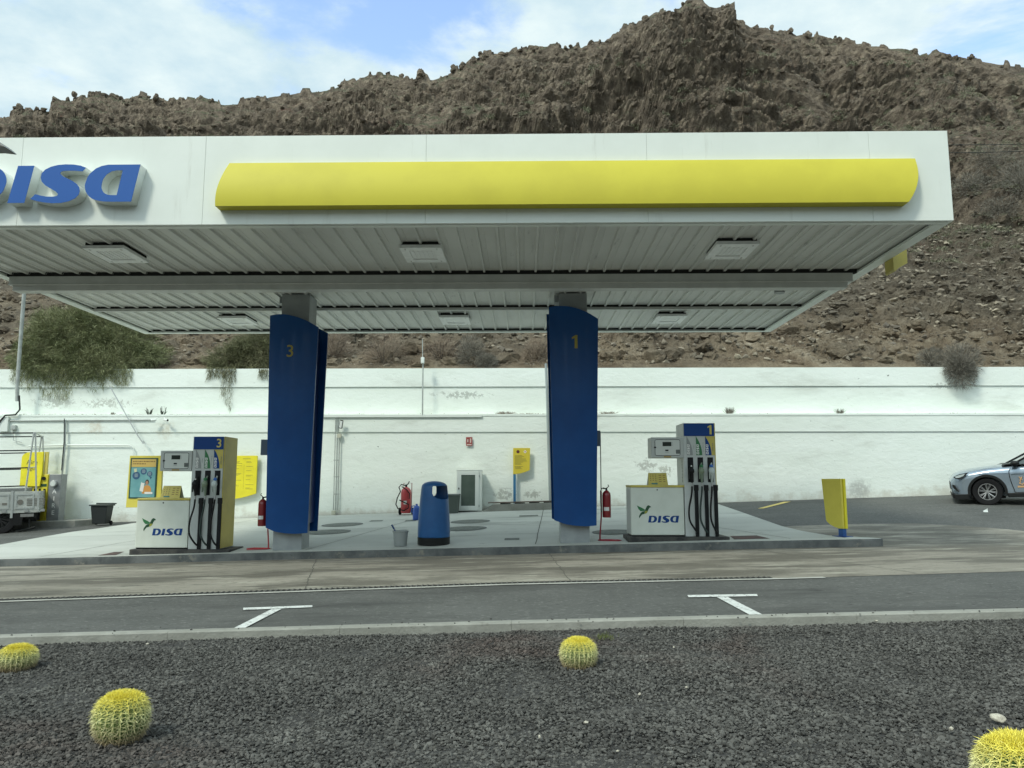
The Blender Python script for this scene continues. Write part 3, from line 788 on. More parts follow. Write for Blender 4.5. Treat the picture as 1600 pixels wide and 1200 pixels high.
# ================================================================ HILL
def build_hill():
    prof = [(-900, 200), (-500, 190), (-200, 185), (0, 188), (15, 183), (25, 172), (45, 170), (50, 174), (78, 174), (82, 160), (90, 155), (105, 154), (112, 157), (122, 148), (135, 149), (142, 141), (160, 147), (172, 146), (185, 153), (205, 152), (215, 147), (232, 153), (245, 150), (262, 157), (280, 153), (300, 156), (312, 148), (324, 152), (332, 160), (350, 163), (372, 161), (390, 153), (415, 150), (450, 146), (470, 143), (500, 142), (530, 132), (560, 122), (575, 116), (600, 112), (625, 122), (640, 125), (655, 117), (665, 120), (675, 122), (700, 111), (725, 103), (740, 92), (762, 85), (800, 82), (830, 78), (850, 76), (900, 73), (930, 70), (952, 66), (958, 54), (972, 47), (975, 38), (982, 42), (992, 42), (1000, 34), (1015, 30), (1025, 24), (1065, 17), (1072, 6), (1085, 3), (1100, 5), (1120, 9), (1148, 3), (1150, 30), (1160, 32), (1175, 40), (1200, 43), (1230, 48), (1250, 53), (1280, 56), (1300, 64), (1330, 68), (1360, 72), (1390, 74), (1420, 78), (1440, 88), (1465, 81), (1500, 90), (1520, 92), (1600, 103), (1800, 140), (2200, 190), (3000, 260)]
    u_, e_ = [], []
    for px, py in prof:
        r = ray(px, py); u_.append(r[0] / r[1]); e_.append(r[2] / r[1])
    U = np.concatenate([np.linspace(-2.2, -.74, 130, endpoint=False), np.linspace(-.74, .74, 1500, endpoint=False), np.linspace(.74, 2.2, 130)])
    E_ = np.interp(U, u_, e_)
    kw = np.exp(-(np.arange(-90, 91) / 38.) ** 2); kw /= kw.sum()
    Es = np.convolve(np.pad(E_, 90, 'edge'), kw, 'valid')
    rg = np.random.default_rng(5)
    rows = 680
    s = np.linspace(0, 1, rows) ** 1.25
    sg, ug = np.meshgrid(s, U, indexing='ij')
    D = 118 + 22 * (fbm(U * 1.3 + 5, U * 0, U * 0 + 2, 3, 3) - .5) + 26 * np.clip(-U - .1, 0, 1)
    Y = 23.45 + (D[None] - 23.45) * sg
    lin = (Y - 23.45) / (D[None] - 23.45)
    bl = np.clip((lin - .80) / .19, 0, 1); bl = bl * bl * (3 - 2 * bl)
    shape = np.interp(lin, [0, .06, .13, .25, .40, .53, .65, .80, .92, 1], [0, .064, .128, .20, .29, .395, .515, .71, .885, 1])
    Z = 3.25 + (Es[None] * D[None] - 3.25) * shape + (E_ - Es)[None] * D[None] * bl
    X = ug * Y
    # cliff bands
    wz = Z + .12 * X + 10 * (fbm(X / 22, Y / 22, X * 0, 5, 31) - .5)
    P_ = 17.0
    q = np.mod(wz / P_ + .3, 1)
    ss = np.clip((q - .58) / .30, 0, 1); ss = ss * ss * (3 - 2 * ss)
    msk = np.clip((fbm(X / 30 + 9, Y / 30, Z / 40, 3, 41) - .40) / .12, 0, 1) * np.clip((sg - .16) / .15, 0, 1)
    peak = np.exp(-((ug - .19) / .16) ** 2)
    msk = np.clip(msk + peak * np.clip((sg - .6) / .2, 0, 1), 0, 1)
    endf = np.clip((1 - sg) / .07, 0, 1)
    endf = endf * endf * (3 - 2 * endf)
    Z = Z + msk * P_ * .85 * (ss - q) * endf
    # even out the rows along each column so steep faces are well sampled
    SG = np.empty_like(Z); Yn = np.empty_like(Z); Zn = np.empty_like(Z)
    ar = np.sqrt(np.diff(Y, axis=0) ** 2 + np.diff(Z, axis=0) ** 2) / Y[1:] ** .8
    cs = np.vstack([np.zeros((1, Z.shape[1])), np.cumsum(ar, 0)])
    for j in range(Z.shape[1]):
        tt = np.linspace(0, cs[-1, j], rows)
        Yn[:, j] = np.interp(tt, cs[:, j], Y[:, j]); Zn[:, j] = np.interp(tt, cs[:, j], Z[:, j]); SG[:, j] = np.interp(tt, cs[:, j], sg[:, j])
    for j0 in range(1, 1): pass
    msk = np.array([np.interp(np.linspace(0, cs[-1, j], rows), cs[:, j], msk[:, j]) for j in range(Z.shape[1])]).T
    wz = wz + 0
    Y, Z, sg = Yn, Zn, SG; X = ug * Y
    wz = Z + .12 * X + 10 * (fbm(X / 22, Y / 22, X * 0, 5, 31) - .5)
    endf = np.clip((1 - sg) / .07, 0, 1); endf = endf * endf * (3 - 2 * endf)
    # gullies and crags, pushed out along the slope normal
    ny, nz = -.62, .78
    A = (.25 + 3.6 * sg ** .8)
    hzm = np.clip((sg - .12) / .2, 0, 1)
    n1 = .6 - fbm(X / 17, Y / 17, Z / 17, 3, 51, True)
    n2 = .62 - fbm(X / 5.5, Y / 5.5, Z / 4.6, 4, 61, True, .52)
    n3 = (.6 - fbm(X / 1.5, Y / 1.5, Z / 1.2, 4, 71, True, .55)) * hzm + (1 - hzm) * (fbm(X / .9, Y / .9, Z / 1.3, 4, 71, True, .6) - .6)
    n4 = (fbm(X / .34, Y / .34, Z / .42, 3, 75, True, .6) - .6) * (1 - hzm)
    dz_ = Z + .42 * X      # tilted strata
    n5 = fbm(X / 10 + 3 * n1, Y / 10, dz_ / 2.0, 4, 78, False, .5) - .5
    rm = np.clip((fbm(X / 12 + 4, Y / 16, Z / 12, 4, 95) - .42) / .13, 0, 1)       # crags and smooth talus
    rm = np.maximum(rm, .8 * msk); rm = .13 + 1.12 * rm
    big = fbm(X / 38, Y / 60, Z / 60, 3, 97, True) - .6
    d = A * 1.6 * n1 + 7.5 * sg * big + rm * ( (.35 + 2.0 * sg) * (1 + .8 * msk) * n2 + (.42 + .9 * sg) * (1 + .9 * msk) * n3 + (.24 + .1 * sg) * n4 + (.40 + 3.6 * sg) * n5)
    # bedding planes
    bed = np.abs(np.mod(wz / 1.7, 1) - .5) * 2
    bw = np.mod(wz / 2.6 + .8 * fbm(X / 7, Y / 7, Z / 7, 3, 99), 1); led = np.clip(bw / .8, 0, 1) ** .6 - np.clip((bw - .86) / .14, 0, 1)
    d = d + (.25 + .35 * sg) * (msk * .9 + .15) * (bed - .5) + (.3 + 1.5 * sg) * (.15 + msk) * (led - .6) * hzm
    # vertical fluting on the cliffs
    fl = fbm(X / 1.5, Y / 6, Z / 14, 3, 81, True) - .6
    d = d + .45 * msk * fl * sg
    foot = np.clip(sg / .02, .0, 1)
    fade = foot * (.05 + .95 * endf)
    hz = np.clip((sg - .2) / .4, 0, 1)
    Z2 = Z + d * (nz - .34 * hz) * fade
    Y2 = Y + d * (ny - .26 * hz) * foot * (.25 + .75 * endf)
    X2 = X + (fbm(X / 4, Y / 4, Z / 4, 3, 91) - .5) * (1.2 * sg) * foot
    # notched skyline
    top = 1 - endf
    kn = vn(X2[-1] / 1.6, X2[-1] * 0, X2[-1] * 0, 5); kn = np.clip((kn - .55) / .1, 0, 1) * .5
    kn2 = np.clip((vn(X2[-1] / .8, X2[-1] * 0 + 7, X2[-1] * 0, 6) - .62) / .1, 0, 1) * .4
    Z2 = Z2 + (kn + kn2)[None] * np.clip((sg - .985) / .008, 0, 1)
    # back side of the ridge
    rowsb = []
    for k, (dy, dz) in enumerate([(3, -1.5), (12, -9), (60, -45)]):
        rowsb.append((X2[-1] * (1 + dy / D), Y2[-1] + dy, Z2[-1] + dz))
    X3 = np.vstack([X2] + [r[0][None] for r in rowsb]); Y3 = np.vstack([Y2] + [r[1][None] for r in rowsb]); Z3 = np.vstack([Z2] + [r[2][None] for r in rowsb])
    V = np.stack([X3, Y3, Z3 + CZ], -1)
    nr, nc = X3.shape
    idx = np.arange(nr * nc).reshape(nr, nc)
    F = np.stack([idx[:-1, :-1], idx[:-1, 1:], idx[1:, 1:], idx[1:, :-1]], -1).reshape(-1, 4)
    # material
    m = bpy.data.materials.new('hill_rock'); m.use_nodes = True
    t = m.node_tree; n = t.nodes; l = t.links; p = n['Principled BSDF']; p.inputs['Roughness'].default_value = .95
    p.inputs['Specular IOR Level'].default_value = .15
    tcn = n.new('ShaderNodeTexCoord')
    def noise(sc, det=8, st=(1, 1, 1), loc=(0, 0, 0), ro=.65, dist=0):
        mp = n.new('ShaderNodeMapping'); mp.inputs['Scale'].default_value = st; mp.inputs['Location'].default_value = loc
        l.new(tcn.outputs['Object'], mp.inputs[0])
        a = n.new('ShaderNodeTexNoise'); a.inputs['Scale'].default_value = sc; a.inputs['Detail'].default_value = det; a.inputs['Roughness'].default_value = ro
        a.inputs['Distortion'].default_value = dist
        l.new(mp.outputs[0], a.inputs['Vector']); return a.outputs['Fac']
    def ramp(f, stops):
        r = n.new('ShaderNodeValToRGB')
        while len(r.color_ramp.elements) < len(stops): r.color_ramp.elements.new(.5)
        for e, (ps, c) in zip(r.color_ramp.elements, stops): e.position = ps; e.color = (*c, 1)
        l.new(f, r.inputs[0]); return r.outputs[0]
    def mixc(f, a, b):
        x = n.new('ShaderNodeMix'); x.data_type = 'RGBA'; l.new(f, x.inputs['Factor'])
        for s_, v in (('A', a), ('B', b)):
            if isinstance(v, tuple): x.inputs[s_].default_value = (*v, 1)
            else: l.new(v, x.inputs[s_])
        return x.outputs['Result']
    def rng(f, a, b, c=0, d_=1):
        r = n.new('ShaderNodeMapRange'); r.inputs[1].default_value = a; r.inputs[2].default_value = b; r.inputs[3].default_value = c; r.inputs[4].default_value = d_
        r.interpolation_type = 'SMOOTHSTEP'; l.new(f, r.inputs[0]); return r.outputs[0]
    rock = ramp(noise(.35, 10, (1, 1, 1.6)), [(.3, (.058, .049, .040)), (.5, (.125, .104, .082)), (.72, (.235, .195, .152))])
    cliff = ramp(noise(.8, 10, (1, 1, .8), (5, 2, 1)), [(.3, (.066, .054, .043)), (.48, (.172, .138, .106)), (.68, (.34, .28, .21))])
    red = rng(noise(.07, 5, (1, 1, 2), (3, 9, 4)), .54, .66)
    rock = mixc(red, rock, (.14, .078, .058))
    veg = ramp(noise(2.2, 8, (1, 1, 1), (1, 7, 2)), [(.34, (.060, .060, .038)), (.52, (.118, .115, .076)), (.72, (.205, .188, .132))])
    tanm = rng(noise(.055, 4, (1, 1, 2.6), (7, 1, 3), .55), .50, .58)
    rock = mixc(tanm, rock, ramp(noise(1.1, 10, (1, 1, .7), (2, 2, 9)), [(.3, (.085, .066, .05)), (.5, (.20, .158, .118)), (.7, (.33, .27, .20))]))
    geo = n.new('ShaderNodeNewGeometry'); sp = n.new('ShaderNodeSeparateXYZ'); l.new(geo.outputs['True Normal'], sp.inputs[0])
    vm_ = rng(noise(.10, 5, (1, 1, 1.6), (1, 4, 8), .6), .46, .56)
    fz = n.new('ShaderNodeMath'); fz.operation = 'MULTIPLY_ADD'; l.new(vm_, fz.inputs[0]); fz.inputs[1].default_value = .30; l.new(sp.outputs['Z'], fz.inputs[2])
    flat = rng(fz.outputs[0], .66, .86)
    c = mixc(flat, rock, veg)
    steep = rng(sp.outputs['Z'], .52, .30)
    c = mixc(steep, c, cliff)
    po = n.new('ShaderNodeSeparateXYZ'); l.new(tcn.outputs['Object'], po.inputs[0])
    ht = n.new('ShaderNodeMath'); ht.operation = 'MULTIPLY_ADD'; l.new(noise(.22, 6, loc=(2, 2, 2)), ht.inputs[0]); ht.inputs[1].default_value = -16; l.new(po.outputs['Z'], ht.inputs[2])
    low = rng(ht.outputs[0], 7, 1)
    scree = ramp(noise(1.6, 12, (1, 1, 1.5), (8, 8, 8), .7), [(.32, (.07, .058, .044)), (.47, (.165, .138, .104)), (.60, (.22, .19, .145)), (.74, (.34, .30, .235))])
    c = mixc(low, c, scree)
    lowl = rng(ht.outputs[0], 1.0, -4.0)
    pale = ramp(noise(.9, 12, (1, 1, 1), (4, 8, 1), .7), [(.35, (.15, .11, .075)), (.52, (.33, .265, .185)), (.7, (.48, .41, .31))])
    c = mixc(lowl, c, pale)
    l.new(c, p.inputs['Base Color'])
    b1 = n.new('ShaderNodeBump'); b1.inputs['Strength'].default_value = 1.0; b1.inputs['Distance'].default_value = .55
    l.new(noise(1.5, 12, (1, 1, 1.4), ro=.75), b1.inputs['Height'])
    b2 = n.new('ShaderNodeBump'); b2.inputs['Strength'].default_value = .8; b2.inputs['Distance'].default_value = .06
    l.new(noise(9, 8, ro=.7), b2.inputs['Height']); l.new(b1.outputs[0], b2.inputs['Normal']); l.new(b2.outputs[0], p.inputs['Normal'])
    o = npmesh('hill', V.reshape(-1, 3), F, m, smooth=False)
    struct(o, 'steep brown volcanic hillside with crags behind the station')
    return V, U, s, rows, m
HV, HU, HS, HR, m_hill = build_hill()
def hill_at(u, sv):
    j = np.clip(np.searchsorted(HU, u), 1, len(HU) - 1); i = np.clip(np.searchsorted(HS, sv), 1, HR - 1)
    return HV[i, j]
rg = np.random.default_rng(31)
m_rockn = mat('scree_rock', (.25, .215, .16), .9, (.13, .11, .085), .5, island=.5, bump=.5, bscale=12, lo=.35, hi=.65)
m_rockf = mat('crag_rock', (.11, .088, .07), .95, (.065, .054, .045), .3, island=.35, bump=.5, bscale=6)
n = 34000
u = rg.uniform(-.85, .85, n); sv = rg.random(n) ** 1.4 * .24
P = hill_at(u, sv) + rg.normal(0, .06, (n, 3)); P[:, 1] = np.maximum(P[:, 1], 24.0 + .2 * rg.random(n)); Sz = (.025 + .13 * rg.random(n) ** 5) * (1 + sv * 3)
o = rocks('scree', P, Sz, m_rockn, 32, 1, .6, .4); tag(o, 'pale broken stones lying on the lower slope', 'scree', kind='stuff')
n = 1100
u = rg.uniform(-.85, .85, n); sv = rg.random(n) ** 1.5 * .075 + .004
P = hill_at(u, sv); P[:, 1] = np.maximum(P[:, 1], 24.3); Sz = .10 + .36 * rg.random(n) ** 2.2; P[:, 2] -= Sz * .25
o = rocks('slope_rocks', P, Sz, m_hill, 36, 3, .62, .16); tag(o, 'larger pale rocks bedded in the foot of the slope', 'rocks', kind='stuff')
n = 14000
u = rg.uniform(-.8, .8, n); sv = .2 + .8 * rg.random(n)
P = hill_at(u, sv); Sz = .10 + .45 * rg.random(n) ** 4
o = rocks('crag_boulders', P, Sz, m_hill, 33, 2, .8, .25); tag(o, 'dark boulders strewn over the upper slope', 'boulders', kind='stuff')
# knobs of rock standing on the skyline
kn = [(35, 171, 11, 14), (58, 172, 9, 14), (74, 174, 8, 13), (92, 157, 9, 14), (107, 157, 7, 10), (122, 152, 8, 10), (148, 146, 11, 16), (163, 148, 8, 11), (176, 150, 8, 12), (192, 154, 8, 12), (206, 156, 6, 7), (219, 151, 8, 12), (232, 156, 6, 8), (248, 154, 6, 8), (268, 158, 6, 5), (283, 156, 6, 7), (298, 157, 6, 6), (315, 152, 10, 10), (578, 114, 5, 7), (592, 112, 5, 7), (627, 113, 5, 10), (606, 119, 6, 5), (655, 120, 9, 10), (709, 104, 5, 10), (722, 100, 8, 8), (740, 90, 6, 10), (758, 86, 8, 8), (782, 84, 7, 8), (801, 80, 5, 6), (820, 81, 6, 5), (833, 78, 5, 7), (840, 77, 5, 8), (846, 78, 5, 7), (857, 80, 5, 4), (869, 74, 6, 8), (884, 76, 4, 5), (891, 73, 5, 6), (903, 71, 6, 6), (924, 68, 7, 7), (937, 65, 5, 7), (949, 66, 6, 7), (977, 42, 6, 9), (1010, 33, 9, 6), (1083, 8, 12, 10), (1143, 8, 5, 9), (1158, 35, 7, 8), (1180, 42, 6, 6), (1207, 42, 5, 5), (1231, 49, 6, 4), (1262, 56, 8, 4), (1288, 64, 7, 6), (1424, 79, 6, 8), (1462, 83, 9, 6), (1480, 88, 6, 4), (1517, 88, 6, 6)]
P, Sz = [], []
for px, py, a, b in kn:
    r = ray(px, py + 2); u = r[0] / r[1]; j = np.searchsorted(HU, u); D = HV[HR - 1, j, 1]; t = D / r[1]
    for q in range(4):
        P.append((r[0] * t + rg.normal(0, .12 * a / 6), D + rg.normal(0, .5), CZ + r[2] * t - q * b * .035 + .1)); Sz.append(a * .085 * rg.uniform(.6, 1.05))
o = rocks('crag_knobs', np.array(P), np.array(Sz), m_hill, 34, 3, 1.15, .16); struct(o, 'knobs of rock standing along the skyline')

# scrub: small twiggy clumps
def blades(P, Dr, Ln, Wd, rg):
    """thin triangles from points P along Dr"""
    n = len(P); side = np.cross(Dr, rg.normal(size=(n, 3))); side /= np.linalg.norm(side, axis=1)[:, None] + 1e-9
    V = np.stack([P - side * Wd[:, None], P + side * Wd[:, None], P + Dr * Ln[:, None]], 1)
    return V.reshape(-1, 3), np.arange(n * 3).reshape(-1, 3)
def unit(v): return v / (np.linalg.norm(v, axis=1)[:, None] + 1e-9)
m_scrub = mat('scrub', (.135, .14, .085), .9, (.21, .205, .14), .4, island=.35)
rg = np.random.default_rng(41)
nc, nb = 2600, 130
u = rg.uniform(-.8, .8, nc); sv = .10 + .83 * rg.random(nc) ** 1.1
C = hill_at(u, sv); rad = (.25 + .6 * rg.random(nc) ** 2) * (.7 + sv)
dirs = unit(rg.normal(size=(nc * nb, 3)) * [1, 1, .7] + [0, 0, .5])
P = np.repeat(C, nb, 0) + dirs * (np.repeat(rad, nb) * rg.uniform(.3, .8, nc * nb))[:, None] * [1, 1, .65]
V, F = blades(P, unit(dirs + rg.normal(0, .5, dirs.shape)), np.repeat(rad, nb) * rg.uniform(.15, .35, nc * nb), np.repeat(rad, nb) * .05, rg)
o = npmesh('hillside_scrub', V, F, m_scrub); tag(o, 'grey green low scrub dotted over the hillside', 'scrub', kind='stuff')

# unseen slope added behind the viewer to dim bright sky in reflections
vs = []; fs = []; na = 60
for k in range(na + 1):
    a = R(188 + 164 * k / na); h = 46 + 12 * math.sin(k * .7) + 6 * math.sin(k * 1.9 + 1)
    for rr_, zz2 in ((90, -3), (140, h * .45), (190, h), (260, h * .3)): vs.append((math.cos(a) * rr_, math.sin(a) * rr_, zz2))
for k in range(na):
    for q in range(3): b = k * 4 + q; fs.append((b, b + 4, b + 5, b + 1))
mb = MB(); mb.add(vs, fs); struct(mb.build('added_hill', mat('added_hill_rock', (.10, .085, .065), .95, (.07, .065, .045), .05), None, 0, True), 'unseen brown slope added behind the viewer to dim reflections')

# ---------------------------------------------------------------- bushes
m_leafg = mat('bush_green', (.17, .19, .085), .8, (.25, .26, .135), 1.6, island=.4)
m_leafo = mat('bush_olive', (.125, .13, .062), .8, (.18, .175, .095), 1.6, island=.35)
m_twig = mat('dry_twig', (.25, .19, .14), .9, (.18, .145, .11), 2, island=.3)
m_twigg = mat('dry_twig_grey', (.21, .19, .155), .9, (.15, .14, .115), 2, island=.3)
m_trunk = mat('bark', (.10, .08, .06), .9, (.06, .05, .04), 8, bump=.5, bscale=30)
def green_bush(loc, blobs, label, m, seed, n, hang=True):
    rg = np.random.default_rng(seed)
    t = thing('bush', label, 'bush', loc)
    mb = MB()
    for q in range(9):
        b = blobs[q % len(blobs)]
        mb.tube([(0, .3, 0), (b[0] * .4, .3, b[2] * .4), (b[0] + rg.normal() * .2, b[1], b[2] + rg.normal() * .15)], [.06, .04, .012], 6)
    mb.build('trunk', m_trunk, t)
    Vs, Fs, off = [], [], 0
    vol = np.array([b[3] * b[4] for b in blobs]); vol = vol / vol.sum()
    for b, w_ in zip(blobs, vol):
        # tufts clustered on the blob, each a spray of fine blades
        nt_ = int(n * w_ / 26)
        d = unit(rg.normal(size=(nt_, 3))); rr = rg.random(nt_) ** .38
        c = np.array(b[:3]) + d * rr[:, None] * np.array([b[3], b[4] * .8, b[4]])
        c = c + (fbm(c[:, 0] * 2, c[:, 1] * 2, c[:, 2] * 2, 3, seed)[:, None] - .5) * .5
        k = 26
        base = np.repeat(c, k, 0) + rg.normal(0, .07, (nt_ * k, 3))
        dd = unit(np.repeat(d * .9 + [0, -.1, .25], k, 0) + rg.normal(0, .55, (nt_ * k, 3)))
        dd[:, 2] -= .28; dd = unit(dd)
        V, F = blades(base, dd, rg.uniform(.08, .24, nt_ * k), rg.uniform(.004, .009, nt_ * k), rg)
        Vs.append(V); Fs.append(F + off); off += len(V)
    if hang:
        for (x0, x1, z0, ln) in hang:
            k = int(1500 * (x1 - x0))
            x = rg.uniform(x0, x1, k); c = np.stack([x, -.55 + rg.normal(0, .06, k), z0 - ln * rg.random(k) ** 1.5 * (.4 + vn(x * 4, x * 0, x * 0, seed))], 1)
            dd = unit(rg.normal(0, .35, (k, 3)) + [0, 0, -1])
            V, F = blades(c, dd, rg.uniform(.08, .22, k), rg.uniform(.004, .007, k), rg); Vs.append(V); Fs.append(F + off); off += len(V)
    npmesh('crown', np.vstack(Vs), np.vstack(Fs), m, t)
    return t
c = at(140, 575, 23.9)
green_bush((c.x, c.y, 4.8), [(-.95, 0, 1.05, 1.2, 1.05), (-.1, .15, 1.25, 1.3, 1.0), (.9, .1, .9, 1.2, .9), (-1.5, -.15, .3, .85, .85), (-.3, -.3, .2, 1.4, .7), (.6, -.3, .1, 1.2, .6), (1.6, 0, .4, .8, .6)],
           'large feathery green bush spilling over the wall top', m_leafg, 3, 110000, [(-2.1, 1.5, .15, .5), (-1.9, .9, .15, .4), (-1.6, -.2, .0, .7), (.2, 1.7, 0, .4)])
c = at(385, 575, 23.9)
green_bush((c.x, c.y, 4.8), [(-.5, 0, .4, .8, .55), (.3, 0, .6, .9, .6), (1.0, .1, .3, .8, .5), (.3, .3, 1.0, .7, .5)],
           'olive feathery bush on the wall top left of the left column', m_leafo, 4, 26000, [(-1.0, -.1, .05, .35), (-.55, -.2, -.05, .95), (.6, .9, 0, .3)])
def twig_bush(px, py, Y, wd, h, m, label, seed, n=3800, droop=0):
    rg = np.random.default_rng(seed); c = at(px, py, Y)
    t = thing('dry_shrub', label, 'shrub', c)
    mb = MB()
    for q in range(7):
        a = rg.uniform(0, 2 * PI); mb.tube([(0, 0, -.1), (math.cos(a) * wd * .2, math.sin(a) * wd * .2, h * .3), (math.cos(a) * wd * .38, math.sin(a) * wd * .3, h * .7)], [.02, .012, .004], 5)
    mb.build('stems', m_trunk, t)
    d = unit(rg.normal(size=(n, 3)) * [1, .8, .9] + [0, 0, .35]); r = rg.random(n) ** .6
    P = d * r[:, None] * np.array([wd / 2, wd / 2.4, h * .8]) + [0, 0, h * .12]
    P[:, 2] -= droop * r * (d[:, 1] < 0)
    dd = unit(d + rg.normal(0, .45, (n, 3))); dd[:, 2] -= droop * .6
    V, F = blades(P, unit(dd), rg.uniform(.08, .22, n) * (.5 + h * .6), rg.uniform(.002, .006, n), rg)
    npmesh('twigs', V, F, m, t)
twig_bush(1500, 572, 23.5, 1.35, .75, m_twigg, 'grey dry shrub standing on the wall top at the right', 51, 5000, .0)
twig_bush(1500, 582, 23.25, .95, .62, m_twigg, 'dense grey dead shrub clinging over the wall face at the right', 57, 9000, .1)
twig_bush(1455, 566, 23.8, .9, .5, m_twigg, 'low grey twiggy shrub left of the hanging one', 52, 2600)
DS = [(520, 563, 24.6, 1.3, 1.1, m_twig, 'brown dry shrub right of the left column'), (600, 568, 24.2, 1.5, 1.0, m_twig, 'brown bristly shrub behind the wall, left of the mast'),
      (690, 566, 24.4, 1.4, .85, m_twig, 'brown bristly shrub behind the wall, right of the mast'), (735, 567, 24.1, .95, 1.0, m_twigg, 'dark grey twiggy shrub midway between the columns'),
      (838, 568, 24.2, 1.0, .9, m_twig, 'brown shrub against the left edge of column 1'), (760, 569, 23.9, .7, .35, m_twigg, 'tiny grey shrub just right of the dark twiggy one')]
for i, a in enumerate(DS): twig_bush(*a, 60 + i)
for i, (px, py, Y, wd, h, lab) in enumerate([(1540, 262, 46, 4.2, 2.2, 'broad grey shrub on the slope right of the canopy, upper'), (1590, 300, 40, 3.6, 2.4, 'broad grey shrub on the slope at the picture edge'), (1520, 302, 38, 2.6, 1.6, 'round grey shrub close to the canopy corner'),
                                            (1565, 335, 36, 3.0, 1.3, 'low olive shrub above the pale scree'), (1430, 372, 31, 1.3, .8, 'spiky shrub beneath the canopy corner')]):
    r = ray(px, py); u = r[0] / r[1]; j = int(np.searchsorted(HU, u)); e = r[2] / r[1]
    ev = (HV[:HR, j, 2] - CZ) / HV[:HR, j, 1]; i0 = int(np.argmax(ev > e)); pt = HV[i0, j]
    k = pt[1] / Y
    rgb = np.random.default_rng(90 + i); t = thing('dry_shrub', lab, 'shrub', tuple(pt))
    nb = 3200; d = unit(rgb.normal(size=(nb, 3)) * [1, .8, .9] + [0, 0, .3]); rr = rgb.random(nb) ** .6
    wd *= k * .75; h *= k * .75
    Pq = d * rr[:, None] * np.array([wd / 2, wd / 2.4, h * .7]) + [0, 0, h * .1]
    V, F = blades(Pq, unit(d + rgb.normal(0, .4, (nb, 3))), rgb.uniform(.1, .3, nb) * h * .7, rgb.uniform(.008, .018, nb), rgb)
    npmesh('twigs', V, F, m_twigg, t)
    mb = MB(); mb.tube([(0, 0, -.1), (0, 0, h * .3)], .04, 6); mb.build('stems', m_trunk, t)
# upright little plants and weeds on the ledge
def ledge_plant(px, py, n, h, wd, lab, m, dy=.1, seed=0):
    rr = random.Random(seed); c = at(px, py, 22.96 + dy); c.z = ZL + .02
    mb = MB(); kq = 1 if m is m_succ else .32
    for k in range(int(n / kq)):
        x = rr.uniform(-wd / 2, wd / 2) * rr.uniform(.3, 1); hh = h * rr.uniform(.3, 1)
        mb.tube([(x * .6, 0, 0), (x, rr.uniform(-.03, .03), hh * .6), (x * 1.25 + rr.uniform(-.03, .03), 0, hh)], [.012 * kq, .011 * kq, .005 * kq], 4)
        for q in range(4):
            z = hh * (.3 + .17 * q); mb.tube([(x, 0, z), (x + rr.uniform(-.03, .03), -.02, z + .03)], [.006 * kq, .002 * kq], 3)
    o = mb.build('ledge_plant', m, None); o.location = c
    tag(o, lab, 'plant', 'small plants growing on the wall ledge')
m_succ = mat('ledge_plant_green', (.05, .06, .045), .8)
ledge_plant(234, 647, 8, .26, .26, 'clump of upright dark stems on the ledge, left one above the cameras', m_succ, .1, 1)
ledge_plant(254, 647, 8, .28, .22, 'clump of upright dark stems on the ledge, right one above the cameras', m_succ, .1, 2)
ledge_plant(1139, 645, 30, .22, .42, 'small grey weed tuft on the ledge above pump 1', m_twigg, .1, 3)
ledge_plant(1312, 646, 20, .16, .34, 'small grey weed tuft on the ledge above the yellow totem', m_twigg, .1, 4)
ledge_plant(790, 649, 20, .09, .6, 'low dry weeds on the ledge left of column 1', m_twig, .05, 5)
ledge_plant(950, 649, 16, .08, .7, 'low dry weeds on the ledge right of column 1', m_twig, .05, 6)
ledge_plant(176, 651, 6, .08, .25, 'tiny dry weeds on the ledge below the green bush', m_twig, .05, 7)

# ================================================================ CANOPY
CX0, CX1, CY0, CY1, CB, CT = -9.55, 6.10, 10.63, 18.85, 5.025, 6.365
cp = thing('canopy', 'large flat white filling station canopy with long yellow band', 'canopy', ((CX0 + CX1) / 2, (CY0 + CY1) / 2, CB))
cox, coy, coz = cp.location
def cpb(mb, name, m, bevel=0, smooth=False, parent=None):
    o = mb.build(name, m, parent or cp, bevel, smooth)
    o.location = (-cox, -coy, -coz); return o
# front fascia from butted panels with hair-line seams
mb = MB(); seams = [CX0, -7.72 + .02, at(208, 300, CY0).x, at(318, 300, CY0).x, at(665, 300, CY0).x, at(1012, 300, CY0).x, at(1360, 300, CY0).x, CX1]
seams = sorted(set([round(s_, 3) for s_ in [CX0, at(30, 300, CY0).x, at(318, 300, CY0).x, at(665, 300, CY0).x, at(1012, 300, CY0).x, at(1362, 300, CY0).x, CX1]]))
for a, b in zip(seams[:-1], seams[1:]): mb.box(a + .0015, b - .0015, CY0, CY0 + .05, CB, CT)
cpb(mb, 'front_fascia', m_white, .003)
mb = MB(); mb.box(CX0 + .002, CX1 - .002, CY0 + .01, CY0 + .06, CB + .01, CT - .01); cpb(mb, 'fascia_backing', m_beam)
mb = MB(); mb.box(CX1 - .05, CX1, CY0 + .052, CY1 - .052, CB, CT); cpb(mb, 'side_fascia', m_white, .003)
mb = MB(); mb.box(CX0, CX0 + .05, CY0 + .062, CY1 - .052, CB, CT); cpb(mb, 'side_fascia', m_white, .003)
mb = MB(); mb.box(CX0, CX1, CY1 - .05, CY1, CB, CT); cpb(mb, 'rear_fascia', m_white, .003)
mb = MB(); mb.box(CX0 + .05, CX1 - .05, CY0 + .06, CY1 - .05, CT - .45, CT - .40); cpb(mb, 'roof', m_beam)
